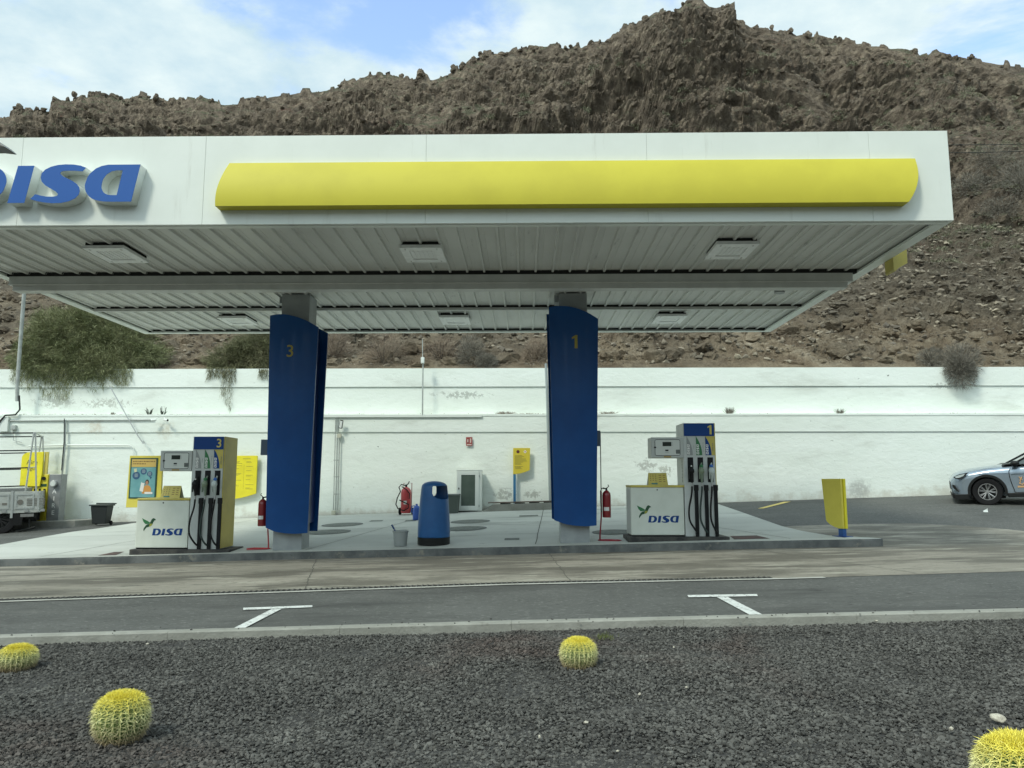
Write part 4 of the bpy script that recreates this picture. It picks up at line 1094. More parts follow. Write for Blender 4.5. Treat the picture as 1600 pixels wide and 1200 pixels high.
# return lips round the soffit
mb = MB()
for (a, b, c_, d_) in [(CX0 + .05, CX1 - .05, CY0 + .062, CY0 + .17), (CX0 + .05, CX1 - .05, CY1 - .19, CY1 - .052)]:
    mb.box(a, b, c_, d_, CB - .004, CB + .03)
for (a, b) in [(CX0 + .052, CX0 + .20), (CX1 - .20, CX1 - .052)]:
    mb.box(a, b, CY0 + .172, CY1 - .192, CB - .006, CB + .03)
cpb(mb, 'soffit_trim', m_white)
# thin gutter pipes along both soffit edges
# ribbed soffit sheets
def ribbed(x0, x1, y0, y1, z, tilt=0):
    mb = MB(); prof = []; pitch = .305; x = x0
    while x < x1 - .02:
        a = min(x + pitch, x1)
        prof += [(x, z), (x + .105, z), (x + .105, z), (x + .118, z - .0) , (x + .128, z - .038), (x + .160, z - .038), (x + .172, z), (x + .24, z), (x + .243, z - .006), (x + .25, z - .006), (x + .253, z)]
        x += pitch
    prof = [(min(p[0], x1), p[1]) for p in prof] + [(x1, z)]
    n = len(prof)
    vs = [(p[0], y0, p[1]) for p in prof] + [(p[0], y1, p[1] + tilt) for p in prof]
    mb.add(vs, [(i, i + n, i + n + 1, i + 1) for i in range(n - 1)]); return mb
for (y0, y1, dz) in [(CY0 + .17, 13.36, .062), (13.36, 16.12, .066), (16.12, CY1 - .19, .064)]:
    o = ribbed(CX0 + .15, CX1 - .15, y0, y1 - .03, CB + dz).build('soffit_sheet', m_soffit, cp); o.location = (-cox, -coy, -coz)
# beams
mb = MB(); mb.box(CX0 + .25, CX1 - .28, 13.36, 13.42, CB - .15, CB - .005); mb.box(CX0 + .3, CX1 - .36, 13.40, 13.62, CB - .26, CB - .152); mb.box(CX0 + .25, CX1 - .28, 13.34, 13.47, CB - .165, CB - .1502)
cpb(mb, 'main_beam', m_beam, .004)
mb = MB(); mb.box(CX0 + .25, CX1 - .3, 16.10, 16.16, CB - .035, CB + .02); cpb(mb, 'purlin', m_beam)
mb = MB(); mb.box(CX0 + .2, CX1 - .2, 13.37, 13.45, CB - .004, CB + .12); mb.box(CX0 + .2, CX1 - .2, 16.11, 16.15, CB + .021, CB + .12); mb.box(CX0 + .2, CX1 - .2, CY1 - .21, CY1 - .2, CB + .0, CB + .12)
cpb(mb, 'dark_gap', m_dark)  # solid dark strips closing the gaps, the shade there put into their colour
# light strip edging
mb = MB(); mb.box(CX0 + .3, CX1 - .4, CY1 - .26, CY1 - .2, CB - .012, CB + .02); cpb(mb, 'rear_channel', m_pipe)
# small round sensor
mb = MB(); p = at(1247, 463, 14.6); mb.cyl((5.0, 14.8, CB - .015), (5.0, 14.8, CB + .05), .10, n=20); cpb(mb, 'sensor', m_post)
# yellow bulging band
mb = MB(); prof = []
zt, zbm = 5.925, 5.235
for k in range(17):
    t = k / 16; z = zt + (zbm - zt) * t
    y = CY0 - .06 - .13 * math.sin(t * PI * .62) ** .9
    xl = -4.27 - .13 * math.sin(t * PI * .55); xr = 5.58 - .19 * t ** 2.6
    prof.append((xl, xr, y, z))
n = len(prof); vs = []
for xl, xr, y, z in prof: vs += [(xl, y, z), (xr, y, z), (xl, CY0 - .001, z), (xr, CY0 - .001, z)]
fs = []
for k in range(n - 1):
    a = k * 4; b = a + 4
    fs += [(a, b, b + 1, a + 1), (a, a + 2, b + 2, b), (a + 1, b + 1, b + 3, a + 3)]
fs += [(0, 1, 3, 2), ((n - 1) * 4, (n - 1) * 4 + 2, (n - 1) * 4 + 3, (n - 1) * 4 + 1)]
mb.add(vs, fs); cpb(mb, 'yellow_band', m_yellow, 0, True)
# short yellow panel bulging from the right side, its shade put into the khaki
q1, q2, q3 = at(1418, 411, 12.45), at(1386, 424, 12.45), at(1374, 419, 12.45)
mb = MB(); mb.prism([(CX1 + .001, q2.z + .03), (max(q2.x, CX1 + .02), q2.z), ((q1.x * .6 + q2.x * .4), q1.z * .6 + q2.z * .4 - .015), (q1.x, q1.z), (q1.x, 5.85), (CX1 + .001, 5.85)], 12.45, 12.75); cpb(mb, 'side_band', m_khaki)

# lettering on the fascia
sg = thing('fascia_lettering', 'big blue letters reading DISA with white edges on the canopy front', 'sign', (at(24, 324, CY0).x, CY0 - .001, at(24, 324, CY0).z))
lh = at(24, 264, CY0 - .17).z - at(24, 322, CY0 - .17).z
for nm, sp in WORD:
    me = curve_mesh([flip(p, lh) for p in sp], .17)
    o = place(me, 'letter_return', m_return, None, (0, 0, 0))
    o.name = 'letter'; o.parent = sg; o.location = (.0, -.086, 0)
    me2 = curve_mesh([flip(p, lh) for p in sp], .004)
    place(me2, 'letter_face', m_signblue, o, (0, 0, .088), (0, 0, 0))

# ceiling lights
def canopy_light(loc, lab):
    t = thing('canopy_light', lab, 'light', loc, 0, 'square lights under the canopy')
    mb = MB()
    mb.box(-.33, .33, -.41, -.25, 0, .05); mb.box(-.33, .33, .25, .41, 0, .05); mb.box(-.33, -.2, -.25, .25, 0, .05); mb.box(.2, .33, -.25, .25, 0, .05)
    mb.build('frame', m_diff, t)
    mb = MB(); mb.box(-.2, .2, -.25, .25, .012, .05)
    for k in range(5): mb.box(-.16 + k * .07, -.13 + k * .07, -.2, .2, .006, .0118)
    mb.build('diffuser', mat('diffuser_glass', (.76, .78, .76), .35), t)
    for sx in (-.25, .25):
        for sy in (-.33, .33): mb = MB(); mb.box(sx - .010, sx + .010, sy - .025, sy + .025, -.006, -.0005); mb.build('clip', m_beam, t)
    mb = MB(); mb.box(-.3, .3, -.38, .38, .051, .11); mb.build('housing', m_dark, t)
    return t
LT = [(-6.62, 12.0, 'front left light under the canopy, near the letters'), (-1.63, 12.05, 'front middle light under the canopy, with a warped cover'), (3.3, 11.95, 'front right light under the canopy'),
      (-6.57, 17.2, 'rear left light under the canopy, beside the left column'), (-1.58, 17.2, 'rear middle light under the canopy'), (3.28, 17.15, 'rear right light under the canopy')]
l0 = canopy_light((LT[0][0], LT[0][1], CB - .045), 'square white ' + LT[0][2])
for x, y, lab in LT[1:]:
    dup(l0, (x, y, CB - .045), None, 'square white ' + lab)

# grey drain pipe down the left side, behind the canopy
a = at(33, 455, 21.5); b = at(28, 620, 22.9)
mb = MB(); mb.tube([at(38, 455, 22.6), at(33, 520, 22.8), at(27, 600, 22.9), at(27, 627, 22.93)], .055, 10)
tag(mb.build('drainpipe', m_pipe, None, 0, True), 'grey pipe rising past the green bush at the left', 'pipe')
mb = MB(); mb.tube([at(30, 618, 22.9), at(31, 640, 22.9), at(24, 648, 22.88), at(8, 649, 22.85), at(0, 658, 22.85), at(-8, 672, 22.85)], .025, 8)
tag(mb.build('cable', m_cable, None, 0, True), 'thick black cable looping down the wall at the far left', 'cable')

# ================================================================ COLUMNS
def clad_outline():
    top = [(-.48, 4.57), (-.30, 4.585), (-.12, 4.57), (.08, 4.525), (.28, 4.45), (.49, 4.335)]
    bot = [(.405, .325), (.2, .312), (0, .325), (-.2, .355), (-.40, .425)]
    return bot + top[::-1]      # goes right-bottom .. left-bottom .. ; fix order below
def make_column(x, lab, num):
    z0 = T(x, 15.1)
    t = thing('canopy_column', lab, 'column', (x, 15.2, z0))
    mb = MB(); mb.box(-.28, .28, -.25, .28, -.02, CB + .04 - z0); mb.build('post', m_post, t, .01)
    mb = MB(); mb.box(-.36, -.281, -.15, .15, CB - .12 - z0, CB + .02 - z0); mb.build('bracket', m_post, t)
    top = [(-.48, 4.57), (-.30, 4.585), (-.12, 4.57), (.08, 4.525), (.28, 4.45), (.49, 4.335)]
    bot = [(-.40, .425), (-.2, .355), (0, .325), (.2, .312), (.405, .325)]
    def panel(ysgn, wid, name):
        nx = 14; mbp = MB(); V = []
        def ed(u):      # u in 0..1 across
            def lerp(tab):
                q = u * (len(tab) - 1); i = min(int(q), len(tab) - 2); f = q - i
                return (tab[i][0] * (1 - f) + tab[i + 1][0] * f, tab[i][1] * (1 - f) + tab[i + 1][1] * f)
            return lerp(bot), lerp(top)
        for dy in (0, .035):
            for i in range(nx + 1):
                u = i / nx; b_, t_ = ed(u)
                bul = -.10 * (1 - (2 * u - 1) ** 2)
                for j in range(9):
                    v = j / 8; V.append(((b_[0] * (1 - v) + t_[0] * v) * wid, ysgn * (bul - dy * -1 - .0) if False else ysgn * (-.33 + bul) + (dy if ysgn > 0 else -dy), b_[1] * (1 - v) + t_[1] * v))
        F = []; o2 = (nx + 1) * 9
        for i in range(nx):
            for j in range(8):
                a = i * 9 + j; F.append((a, a + 9, a + 10, a + 1)); F.append((a + o2, a + 1 + o2, a + 10 + o2, a + 9 + o2))
        for i in range(nx):
            for j in (0, 8): a = i * 9 + j; F.append((a, a + 9, a + 9 + o2, a + o2))
        for j in range(8):
            for i in (0, nx): a = i * 9 + j; F.append((a, a + 1, a + 1 + o2, a + o2))
        mbp.add(V, F); ob = mbp.build(name, m_blueclad, t, 0, True)
        return ob
    panel(1, 1, 'front_cladding')
    panel(-1, 1.06, 'rear_cladding')
    # thin metal edge strips and dark inner web
    mb = MB()
    for sx in (-1, 1): mb.box(sx * .33 - .03, sx * .33 + .03, -.27, .29, .5, 4.2)
    mb.build('side_web', m_blueedge, t)
    me = digit_one(.26) if num == '1' else text_mesh(num, .24, .004, 0, .006)
    place(me, 'column_number', mat('column_gold', (.36, .30, .06) if num == '1' else (.36, .30, .06), .5), t, (.02 if num == '1' else -.02, -.437, 3.86 if num == '1' else 3.84))
    return t
make_column(.96, 'blue clad canopy column marked 1 left of pump 1', '1')
make_column(-4.57, 'blue clad canopy column marked 3 right of pump 3', '3')

# ================================================================ FUEL PUMPS
def make_pump():
    t = thing('fuel_pump', 'fuel pump', 'fuel pump', (0, 0, 0), 0, 'fuel pumps on the island')
    D_ = .66
    mb = MB(); mb.box(-1.12, .80, -.06, D_ + .05, -.03, .075); mb.build('plinth', mat('plinth_black', (.03, .03, .03), .8, (.07, .068, .06), 8), t, .012)
    mb = MB(); mb.box(-1.05, -.035, .0, D_, .10, 1.0); cab = mb.build('cabinet', m_pumpw, t, .012)
    mb = MB(); mb.box(-1.03, -.05, .02, D_ - .02, .075, .0998); mb.build('kick', m_black, cab)
    mb = MB(); mb.box(-1.055, -.02, -.012, D_ + .01, 1.001, 1.045); mb.build('top_rail', m_khaki, cab, .012)
    mb = MB(); mb.box(-1.052, -1.0502, .05, D_ - .05, .14, .96); mb.build('side_panel', m_grey4, cab)
    mb = MB(); mb.cyl((-.54, -.006, .955), (-.54, .01, .955), .013, n=12); mb.build('lock', m_black, cab)
    # logo
    lg = t
    k = .0125 / 17.78
    def lp(pts): return [((x - 425) * k, (715 - y) * k) for x, y in pts]
    zl, xl = .335, -.725
    place(curve_mesh([lp([(125, 250), (200, 288), (280, 325), (350, 370), (335, 400), (225, 410), (170, 350)])], .002), 'logo_wing', m_green, cab, (xl, -.002, zl))
    place(curve_mesh([lp([(350, 372), (380, 310), (400, 270), (435, 247), (480, 262), (513, 298), (470, 312), (445, 350), (425, 395), (345, 400)])], .002), 'logo_body', m_dgreen, cab, (xl, -.002, zl))
    place(curve_mesh([lp([(425, 396), (412, 430), (380, 465), (330, 480), (345, 401)])], .002), 'logo_breast', m_lgreen, cab, (xl, -.002, zl))
    place(curve_mesh([lp([(343, 402), (328, 480), (260, 500), (183, 600), (180, 540), (225, 460), (270, 420)])], .002), 'logo_tail', m_dgreen, cab, (xl, -.002, zl))
    for nm, sp in WORD:
        me = curve_mesh([[((x + 1.48) * .1207, y * .128) for x, y in p] for p in sp], .002)
        place(me, 'logo_letter', m_logoblue, cab, (xl, -.002, zl))
    # tower
    mb = MB(); mb.box(-.02, .585, 0, D_, .075, 2.235); tw = mb.build('tower', m_pumpg, t, .008)
    mb = MB(); mb.box(.5852, .605, .015, D_, .09, 2.235); mb.build('side_panel', m_khaki, tw, .004)
    mb = MB(); mb.box(.0, .58, -.014, -.0005, 1.985, 2.230); mb.build('header', m_logoblue, tw, .002)
    mb = MB()
    for q in range(16): mb.box(-.024, -.0202, .12, .16, 1.1 + q * .028, 1.115 + q * .028)
    mb.build('vent', m_dark, tw)
    cols = [(.045, .215, m_grey4, m_grey3), (.225, .395, m_grey4, m_green), (.405, .58, m_khaki, m_logoblue)]
    for q, (a, b, mbk, ml) in enumerate(cols):
        mb = MB(); mb.box(a, b, -.006, -.0005, 1.615, 1.98); st = mb.build('grade_strip', mbk, tw)
        leaf = [(a, 1.615)] + [(a + (.135 if q < 2 else .125) * math.cos(u_ * PI / 2 / 8), 1.635 + .335 * math.sin(u_ * PI / 2 / 8) ** 1.25) for u_ in range(9)]
        leaf = [(a, 1.615), (a + .115, 1.615)] + [(a + .115 * (1 - (v / 10) ** 2.2), 1.615 + .365 * (v / 10)) for v in range(1, 11)]
        mb = MB(); mb.prism(leaf, -.008, -.0062); mb.build('grade_leaf', ml, st)
        for nm, sp in WORD:
            me = curve_mesh([[((x + 1.48) * .05 * .8, y * .05) for x, y in p] for p in sp], .001)
            place(me, 'strip_letter', m_wood, st, (a + .058, -.0092, 1.63), (PI / 2, -PI / 2, 0))
        me = text_mesh(['DIESEL', 'SIN PLOMO 95', 'DIESEL PLUS'][q], .020, .001)
        place(me, 'strip_text', [m_grey3, m_grey3, m_logoblue][q], st, (b - .035, -.0075, 1.77), (PI / 2, -PI / 2, 0))
        x0 = .055 + q * .19
        mb = MB(); mb.box(x0, x0 + .108, -.012, -.0005, 1.10, 1.575); mb.build('nozzle_recess', m_black, tw, .004)
        cx = x0 + .05
        # nozzle: spout up, curved body, lever guard, coloured cover
        nz = MB(); nz.tube([(cx + .02, -.05, 1.47), (cx, -.06, 1.42), (cx - .005, -.085, 1.37), (cx - .01, -.10, 1.31), (cx, -.10, 1.24), (cx + .005, -.09, 1.15), (cx + .005, -.085, 1.09)], [.013, .02, .040, .046, .037, .024, .018], 10)
        nz.box(cx - .05, cx - .036, -.13, -.10, 1.16, 1.34); 
        no = nz.build('nozzle', [m_black, mat('nozzle_sage', (.17, .22, .16), .5), mat('nozzle_pale', (.4, .45, .42), .5)][q], t, 0, True)
        cv = MB(); cv.ball((cx - .005, -.115, 1.315), .058, 12, 0, (1, .8, 1.15)); cv.build('nozzle_cover', [m_black, mat('cover_sage', (.20, .25, .17), .5), mat('cover_white', (.52, .58, .56), .5)][q], no, 0, True)
        cv = MB(); cv.ball((cx + .0, -.10, 1.405), .038 if q else .018, 10, 0, (1, .8, .9)); cv.build('nozzle_cap', [m_wood, m_green, mat('cap_blue', (.03, .14, .45), .5)][q], no, 0, True)
        sw = MB(); sw.cyl((cx + .005, -.085, 1.09), (cx + .005, -.085, 1.02), .018, n=10); sw.build('swivel', m_steel, no, 0, True)
        xc = x0 + .145 if q < 2 else x0 + .135
        mb = MB(); mb.box(xc - .032, xc + .034, -.05, -.0005, .08, 1.03); mb.build('hose_channel', m_black, tw, .01)
        mb = MB(); mb.box(xc - .04, xc + .042, -.055, -.0006, .94, 1.05); mb.build('channel_cap', m_rubber, tw, .008)
        dx = [-.075, -.05, -.045][q]
        pts = []
        P0 = [(cx + .005, -.085, 1.03), (cx - .01, -.09, .86), (cx + dx * .9, -.11, .60), (cx + dx * .8, -.12, .38), (cx + .03, -.11, .22), (xc - .01, -.075, .155)]
        for i in range(len(P0) - 1):
            p0, p1, p2, p3 = P0[max(i - 1, 0)], P0[i], P0[i + 1], P0[min(i + 2, len(P0) - 1)]
            for s_ in range(6):
                u_ = s_ / 6
                pts.append(tuple(.5 * (2 * p1[c] + (p2[c] - p0[c]) * u_ + (2 * p0[c] - 5 * p1[c] + 4 * p2[c] - p3[c]) * u_ ** 2 + (3 * p1[c] - p0[c] - 3 * p2[c] + p3[c]) * u_ ** 3) for c in range(3)))
        pts.append(P0[-1])
        mb = MB(); mb.tube(pts, .018, 8); mb.build('hose', m_rubber if q != 1 else mat('hose_dark_green', (.02, .035, .03), .6), t, 0, True)
    # display head
    mb = MB(); mb.box(-.64, -.022, -.02, .40, 1.565, 1.96); hd = mb.build('display_head', m_head, t, .012)
    mb = MB()
    x0, x1, z0, z1 = -.565, -.085, 1.61, 1.915
    ring = []
    for (cx, cz, a0) in [(x1 - .03, z1 - .03, 0), (x0 + .03, z1 - .03, 90), (x0 + .03, z0 + .03, 180), (x1 - .03, z0 + .03, 270)]:
        for s_ in range(5): ring.append((cx + .03 * math.cos(R(a0 + s_ * 22.5)), cz + .03 * math.sin(R(a0 + s_ * 22.5))))
    mb.tube([(x, -.0215, z) for x, z in ring], .0045, 6, closed=True)
    mb.prism([(x0 - .025, 1.765), (x0, 1.74), (x0 + .025, 1.765), (x0, 1.79)], -.026, -.0205); mb.build('bezel_line', m_black, hd)
    mb = MB(); mb.prism(ring, -.022, -.0203); mb.build('bezel', m_bezel, hd)
    mb = MB(); mb.box(-.42, -.25, -.026, -.0222, 1.79, 1.87); mb.build('screen', m_screen, hd)
    mb = MB(); mb.box(-.37, -.31, -.026, -.0222, 1.695, 1.722); mb.build('card_slot', m_black, hd)
    mb = MB(); mb.box(-.375, -.305, -.024, -.0222, 1.668, 1.674)
    for q in range(3): mb.box(-.235, -.225, -.024, -.0222, 1.80 + q * .025, 1.81 + q * .025)
    mb.build('markings', m_grey3, hd)
    mb = MB(); mb.box(-.165, -.092, -.026, -.0222, 1.645, 1.72); kp = mb.build('keypad', m_screen, hd)
    mb = MB()
    for q in range(3):
        for r_ in range(3): mb.box(-.156 + q * .022, -.141 + q * .022, -.028, -.0262, 1.654 + r_ * .022, 1.668 + r_ * .022)
    mb.build('keys', m_grey3, kp)
    mb = MB(); mb.box(-.40, -.26, -.025, -.0202, 1.572, 1.60); mb.build('sticker', mat('sticker_ochre', (.38, .27, .10), .6), hd)
    mb = MB(); mb.box(-.60, -.03, .1, .3, 1.045, 1.5); 
    return t
pump3 = make_pump()
xp3, xp1 = -6.445, 3.075
pump3.location = (xp3, 14.9, T(xp3 - .2, 14.95)); pump3.rotation_euler = (0, 0, 0)
pump3['label'] = 'white and grey fuel pump numbered 3 with yellow right side'
pump1 = dup(pump3, (xp1, 14.9, T(xp1 - .2, 14.95)), None, 'white and grey fuel pump numbered 1 right of column 1')
def tower_of(p): return [c for c in p.children if c.name.split('.')[0] == 'tower'][0]
for p, nm in ((pump3, '3'), (pump1, '1')):
    me = digit_one(.18) if nm == '1' else text_mesh(nm, .17, .003, 0, .01)
    o = place(me, 'pump_number', m_gold, tower_of(p), (.495, -.016, 2.105))
# folded price cards standing on the cabinets
def card(x, lab, txtseed):
    z = T(x - .2, 14.95) + 1.046
    t = thing('price_card', lab, 'card', (x - .49, 15.05, z), 0, 'folded cards on the pump cabinets')
    mb = MB(); mb.add([(-.19, 0, 0), (.19, 0, 0), (.175, .09, .235), (-.175, .09, .235)], [(0, 1, 2, 3)]); mb.add([(-.19, .2, 0), (.19, .2, 0), (.175, .091, .235), (-.175, .091, .235)], [(3, 2, 1, 0)])
    o = mb.build('board', [m_khaki, m_grey4], t); o.data.polygons[0].material_index = 0; o.data.polygons[1].material_index = 1
    so = o.modifiers.new('s', 'SOLIDIFY'); so.thickness = .004
    mb = MB(); rr = random.Random(txtseed); tl = math.atan2(.09, .235)
    def on(x_, h_, w_, hh): # small print block on the sloped face
        y0, z0 = .09 * h_ / .235 - .004, h_
        y1, z1 = .09 * (h_ + hh) / .235 - .004, h_ + hh
        mb.add([(x_, y0, z0), (x_ + w_, y0, z0), (x_ + w_, y1, z1), (x_, y1, z1)], [(0, 1, 2, 3)])
    for r_ in range(5):
        for c_ in range(3):
            if rr.random() < .85: on(-.15 + c_ * .05, .05 + r_ * .034, .02, .013)
    for r_ in range(4):
        on(.02, .06 + r_ * .04, .05, .012); on(.1, .06 + r_ * .04, .045, .012)
    mb.build('print', mat('card_print', (.28, .16, .05), .6), t)
    mb = MB(); on(-.13, .014, .12, .024); mb.build('print_band', mat('card_teal', (.04, .2, .2), .6), t)
card(xp3, 'yellow folded card in front of the blue advertising poster', 1)
card(xp1, 'yellow folded card with rows of red print, on the cabinet nearest column 1', 2)

# ================================================================ SIGNS
def shape_panel(w_, h_, left_post=True):
    """panel outline with a bottom that sweeps up towards the free edge; post side at x=0"""
    pts = [(0, 0)]
    for k in range(1, 9):
        t = k / 8; pts.append((w_ * .97 * t * 1.0, h_ * (.02 * t + .135 * t ** 2)))
    pts += [(w_ * 1.0, h_ * .99), (w_ * .985, h_), (0, h_)]
    return pts
# wall-side sign on blue post
a = at(802, 741, 22.82); zt_ = at(802, 701, 22.82).z
zbse = T(a.x, 22.82) + .20
t = thing('information_sign', 'small yellow safety sign on a blue post left of column 1', 'sign', (a.x, 22.82, zbse))
mb = MB(); mb.prism(shape_panel(.50, zt_ - a.z + .02), 0, .05); pn = mb.build('sign_panel', m_khaki if False else mat('sign_ochre', (.62, .50, .05), .45), t, .004); pn.location = (0, 0, a.z - zbse)
mb = MB(); mb.box(0.0, .075, .01, .07, -.02, a.z - zbse); mb.build('post', m_bluepost, t)
mb = MB(); mb.box(-.005, .025, .005, .045, a.z - zbse, zt_ - zbse); mb.build('edge_strip', m_yellow2, t)
mb = MB(); rr = random.Random(4); ph = a.z - zbse
for k in range(13):
    if k in (3,): continue
    mb.box(.05, .05 + rr.uniform(.16, .37), -.003, -.0005, ph + .16 + k * .032, ph + .168 + k * .032)
mb.build('print', m_text, t)
mb = MB(); mb.cyl((.14, -.004, zt_ - zbse - .09), (.14, -.0005, zt_ - zbse - .09), .048, n=24); mb.build('no_smoking_disc', mat('disc_dark', (.12, .03, .03), .5), t)
mb = MB(); c_ = zt_ - zbse - .09; mb.prism([(.35 - .05, c_), (.35, c_ - .05), (.35 + .05, c_), (.35, c_ + .05)], -.003, -.0005); mb.build('hazard_diamond', m_wood, t)
mb = MB(); mb.prism([(.35 - .02, c_), (.35, c_ - .02), (.35 + .02, c_), (.35, c_ + .02)], -.005, -.0032); mb.build('hazard_mark', m_red2, t)
# bright yellow wall sign behind pump 3
a = at(403, 712, 22.9); b = at(403, 780, 22.9)
hh = a.z - b.z; wv = 1.15
t = thing('wall_sign', 'bright yellow wall sign with columns of small print behind pump 3', 'sign', (a.x - wv, 22.86, b.z))
mb = MB(); mb.prism(shape_panel(wv, hh)[:1] + [(wv * k / 8, hh * (-.02 + .15 * (k / 8) ** 2.2)) for k in range(1, 9)] + [(wv, hh * .99), (wv - .02, hh), (0, hh)], 0, .05); mb.build('sign_panel', m_yellow2, t, .004)
mb = MB(); rr = random.Random(5)
mb.box(.72, .95, -.003, -.0005, hh - .10, hh - .083)
for c_ in (.1, .46, .83):
    z = hh - .18
    while z > .28:
        for q in range(rr.choice([1, 2, 3])):
            mb.box(c_, c_ + rr.uniform(.12, .24), -.003, -.0005, z, z + .011); z -= .028
        z -= rr.uniform(.04, .12)
for k in range(16): mb.box(.76, .766, -.003, -.0005, hh * .24 + k * .045, hh * .24 + k * .045 + .034)
mb.build('print', m_printmid, t)
# advertising poster
a = at(203, 712, 16.3); b = at(252, 712, 16.3); c_ = at(195, 793, 16.3)
pw, ph_ = .72, a.z - c_.z
t = thing('poster_stand', 'yellow framed stand with a blue advertising poster behind pump 3', 'sign', (c_.x + .02, 16.3, T(c_.x, 16.3)))
hb = c_.z - T(c_.x, 16.3)
mb = MB(); mb.prism([(0, hb), (pw + .02, hb), (pw, hb + ph_), (.02, hb + ph_)], 0, .06); mb.build('frame', m_khaki if False else mat('poster_yellow', (.70, .60, .10), .45), t, .004)
mb = MB(); mb.box(.25, .45, .065, .1, -.01, hb + .6); mb.build('post', m_bluepost, t)
mb = MB(); mb.box(.05, .63, -.012, -.0005, hb + .19, hb + ph_ - .05); mb.build('poster_border', mat('poster_dark_green', (.02, .07, .06), .4), t)
mb = MB(); mb.box(.078, .60, -.014, -.0122, hb + .215, hb + ph_ - .245); mb.build('poster_background', m_teal, t)
mb = MB(); mb.box(.078, .60, -.0145, -.0122, hb + ph_ - .24, hb + ph_ - .075); mb.build('poster_header', m_tan, t)
mb = MB()
rr = random.Random(9)
for r_, wd in ((0, .46), (1, .28)):
    x = .10
    while x < .10 + wd:
        q = rr.uniform(.02, .06); mb.box(x, min(x + q, .58), -.0158, -.0148, hb + ph_ - .135 - r_ * .048, hb + ph_ - .112 - r_ * .048); x += q + .012
mb.build('header_text', mat('header_ink', (.25, .16, .05), .6), t)
top = hb + ph_
mb = MB()
for (x, z, r_) in ((.19, top - .42, .082), (.345, top - .335, .066), (.475, top - .385, .056)): mb.cyl((x, -.0165, z), (x, -.0145, z), r_, n=28)
mb.prism([(.47, top - .44), (.53, top - .45), (.50, top - .50)], -.0165, -.0145)
mb.build('speech_circle', m_navy2, t)
mb = MB()
for (x, z) in ((.19, top - .42), (.345, top - .335), (.475, top - .385)):
    for q in range(4): mb.box(x - .04 + .006 * abs(q - 1.5), x + .04 - .006 * abs(q - 1.5), -.0178, -.0168, z + .03 - q * .02, z + .038 - q * .02)
mb.build('circle_text', mat('pale_ink', (.4, .48, .5), .6), t)
mb = MB(); mb.prism([(.13, top - .28), (.19, top - .27), (.20, top - .34), (.15, top - .355)], -.017, -.0145); mb.build('paper_tag', mat('tag_cream', (.6, .62, .4), .6), t)
mb = MB(); mb.ball((.43, -.015, top - .56), .045, 16, 0, (.9, .03, 1.25)); mb.build('figure_hair', m_hair, t)
mb = MB(); mb.ball((.43, -.018, top - .575), .034, 16, 0, (.9, .03, 1.25)); mb.build('figure_face', m_skin, t)
mb = MB(); mb.prism([(.33, top - .80), (.52, top - .80), (.525, top - .70), (.49, top - .64), (.45, top - .625), (.41, top - .625), (.37, top - .65), (.34, top - .70)], -.0165, -.0148); mb.build('figure_top', m_postorange, t)
mb = MB(); mb.prism([(.28, top - .745), (.355, top - .765), (.385, top - .56), (.31, top - .545)], -.0205, -.0186); mb.build('phone', m_wood, t)
mb = MB(); mb.prism([(.318, top - .57), (.382, top - .58), (.385, top - .56), (.31, top - .545)], -.0225, -.0207); mb.build('phone_band', m_teal, t)
mb = MB(); mb.box(.39, .56, -.019, -.0172, top - .81, top - .765); mb.build('caption_box', m_wood, t)

# small red extinguisher plates on the wall
def small_sign(px0, px1, py0, py1, lab):
    a, b = at(px0, py1, 22.93), at(px1, py0, 22.93); w_, h_ = b.x - a.x, b.z - a.z
    t = thing('extinguisher_sign', lab, 'sign', (a.x, 22.94, a.z), 0, 'red extinguisher plates on the wall')
    mb = MB(); mb.box(0, w_, 0, .008, 0, h_); mb.build('plate', mat('plate_red', (.30, .05, .045), .5), t)
    mb = MB(); mb.box(w_ * .62, w_ * .82, -.002, -.0003, h_ * .35, h_ * .85); mb.tube([(w_ * .3, -.002, h_ * .4), (w_ * .3, -.002, h_ * .75)], .02, 6); mb.box(w_ * .12, w_ * .88, -.002, -.0003, h_ * .08, h_ * .2); mb.build('symbol', mat('symbol_pale', (.62, .5, .46), .6), t)
small_sign(728, 738, 683, 696.5, 'small red extinguisher plate on the wall above the white cabinet')
small_sign(857, 867, 682, 696, 'small red extinguisher plate on the wall partly behind column 1')

# yellow totem at the island end
p = hit(1320, 839, T)
t = thing('totem_sign', 'yellow blank totem sign on a blue post at the island end', 'sign', (p.x, p.y + .1, p.z), R(-64))
mb = MB(); mb.prism([(-.335, .30), (-.31, .262), (-.24, .215), (-.14, .175), (-.04, .152)] + [(.06, .15), (.06, 1.09), (-.4, 1.09)], -.05, .0); mb.build('front_panel', m_khaki if False else mat('totem_yellow', (.70, .60, .09), .45, (.66, .56, .08), 2), t, .004)
mb = MB(); mb.prism([(-.335, .30), (-.31, .262), (-.24, .215), (-.14, .175), (-.04, .152)] + [(.075, .15), (.075, 1.09), (-.4, 1.09)], .012, .07); mb.build('rear_panel', m_yellow2, t, .004)
mb = MB(); mb.box(-.06, .05, -.035, .05, .012, .147); mb.build('post', mat('totem_blue', (.02, .09, .28), .4), t)
mb = MB(); mb.box(-.14, .14, -.12, .12, 0, .012); mb.build('base_plate', m_logoblue, t)

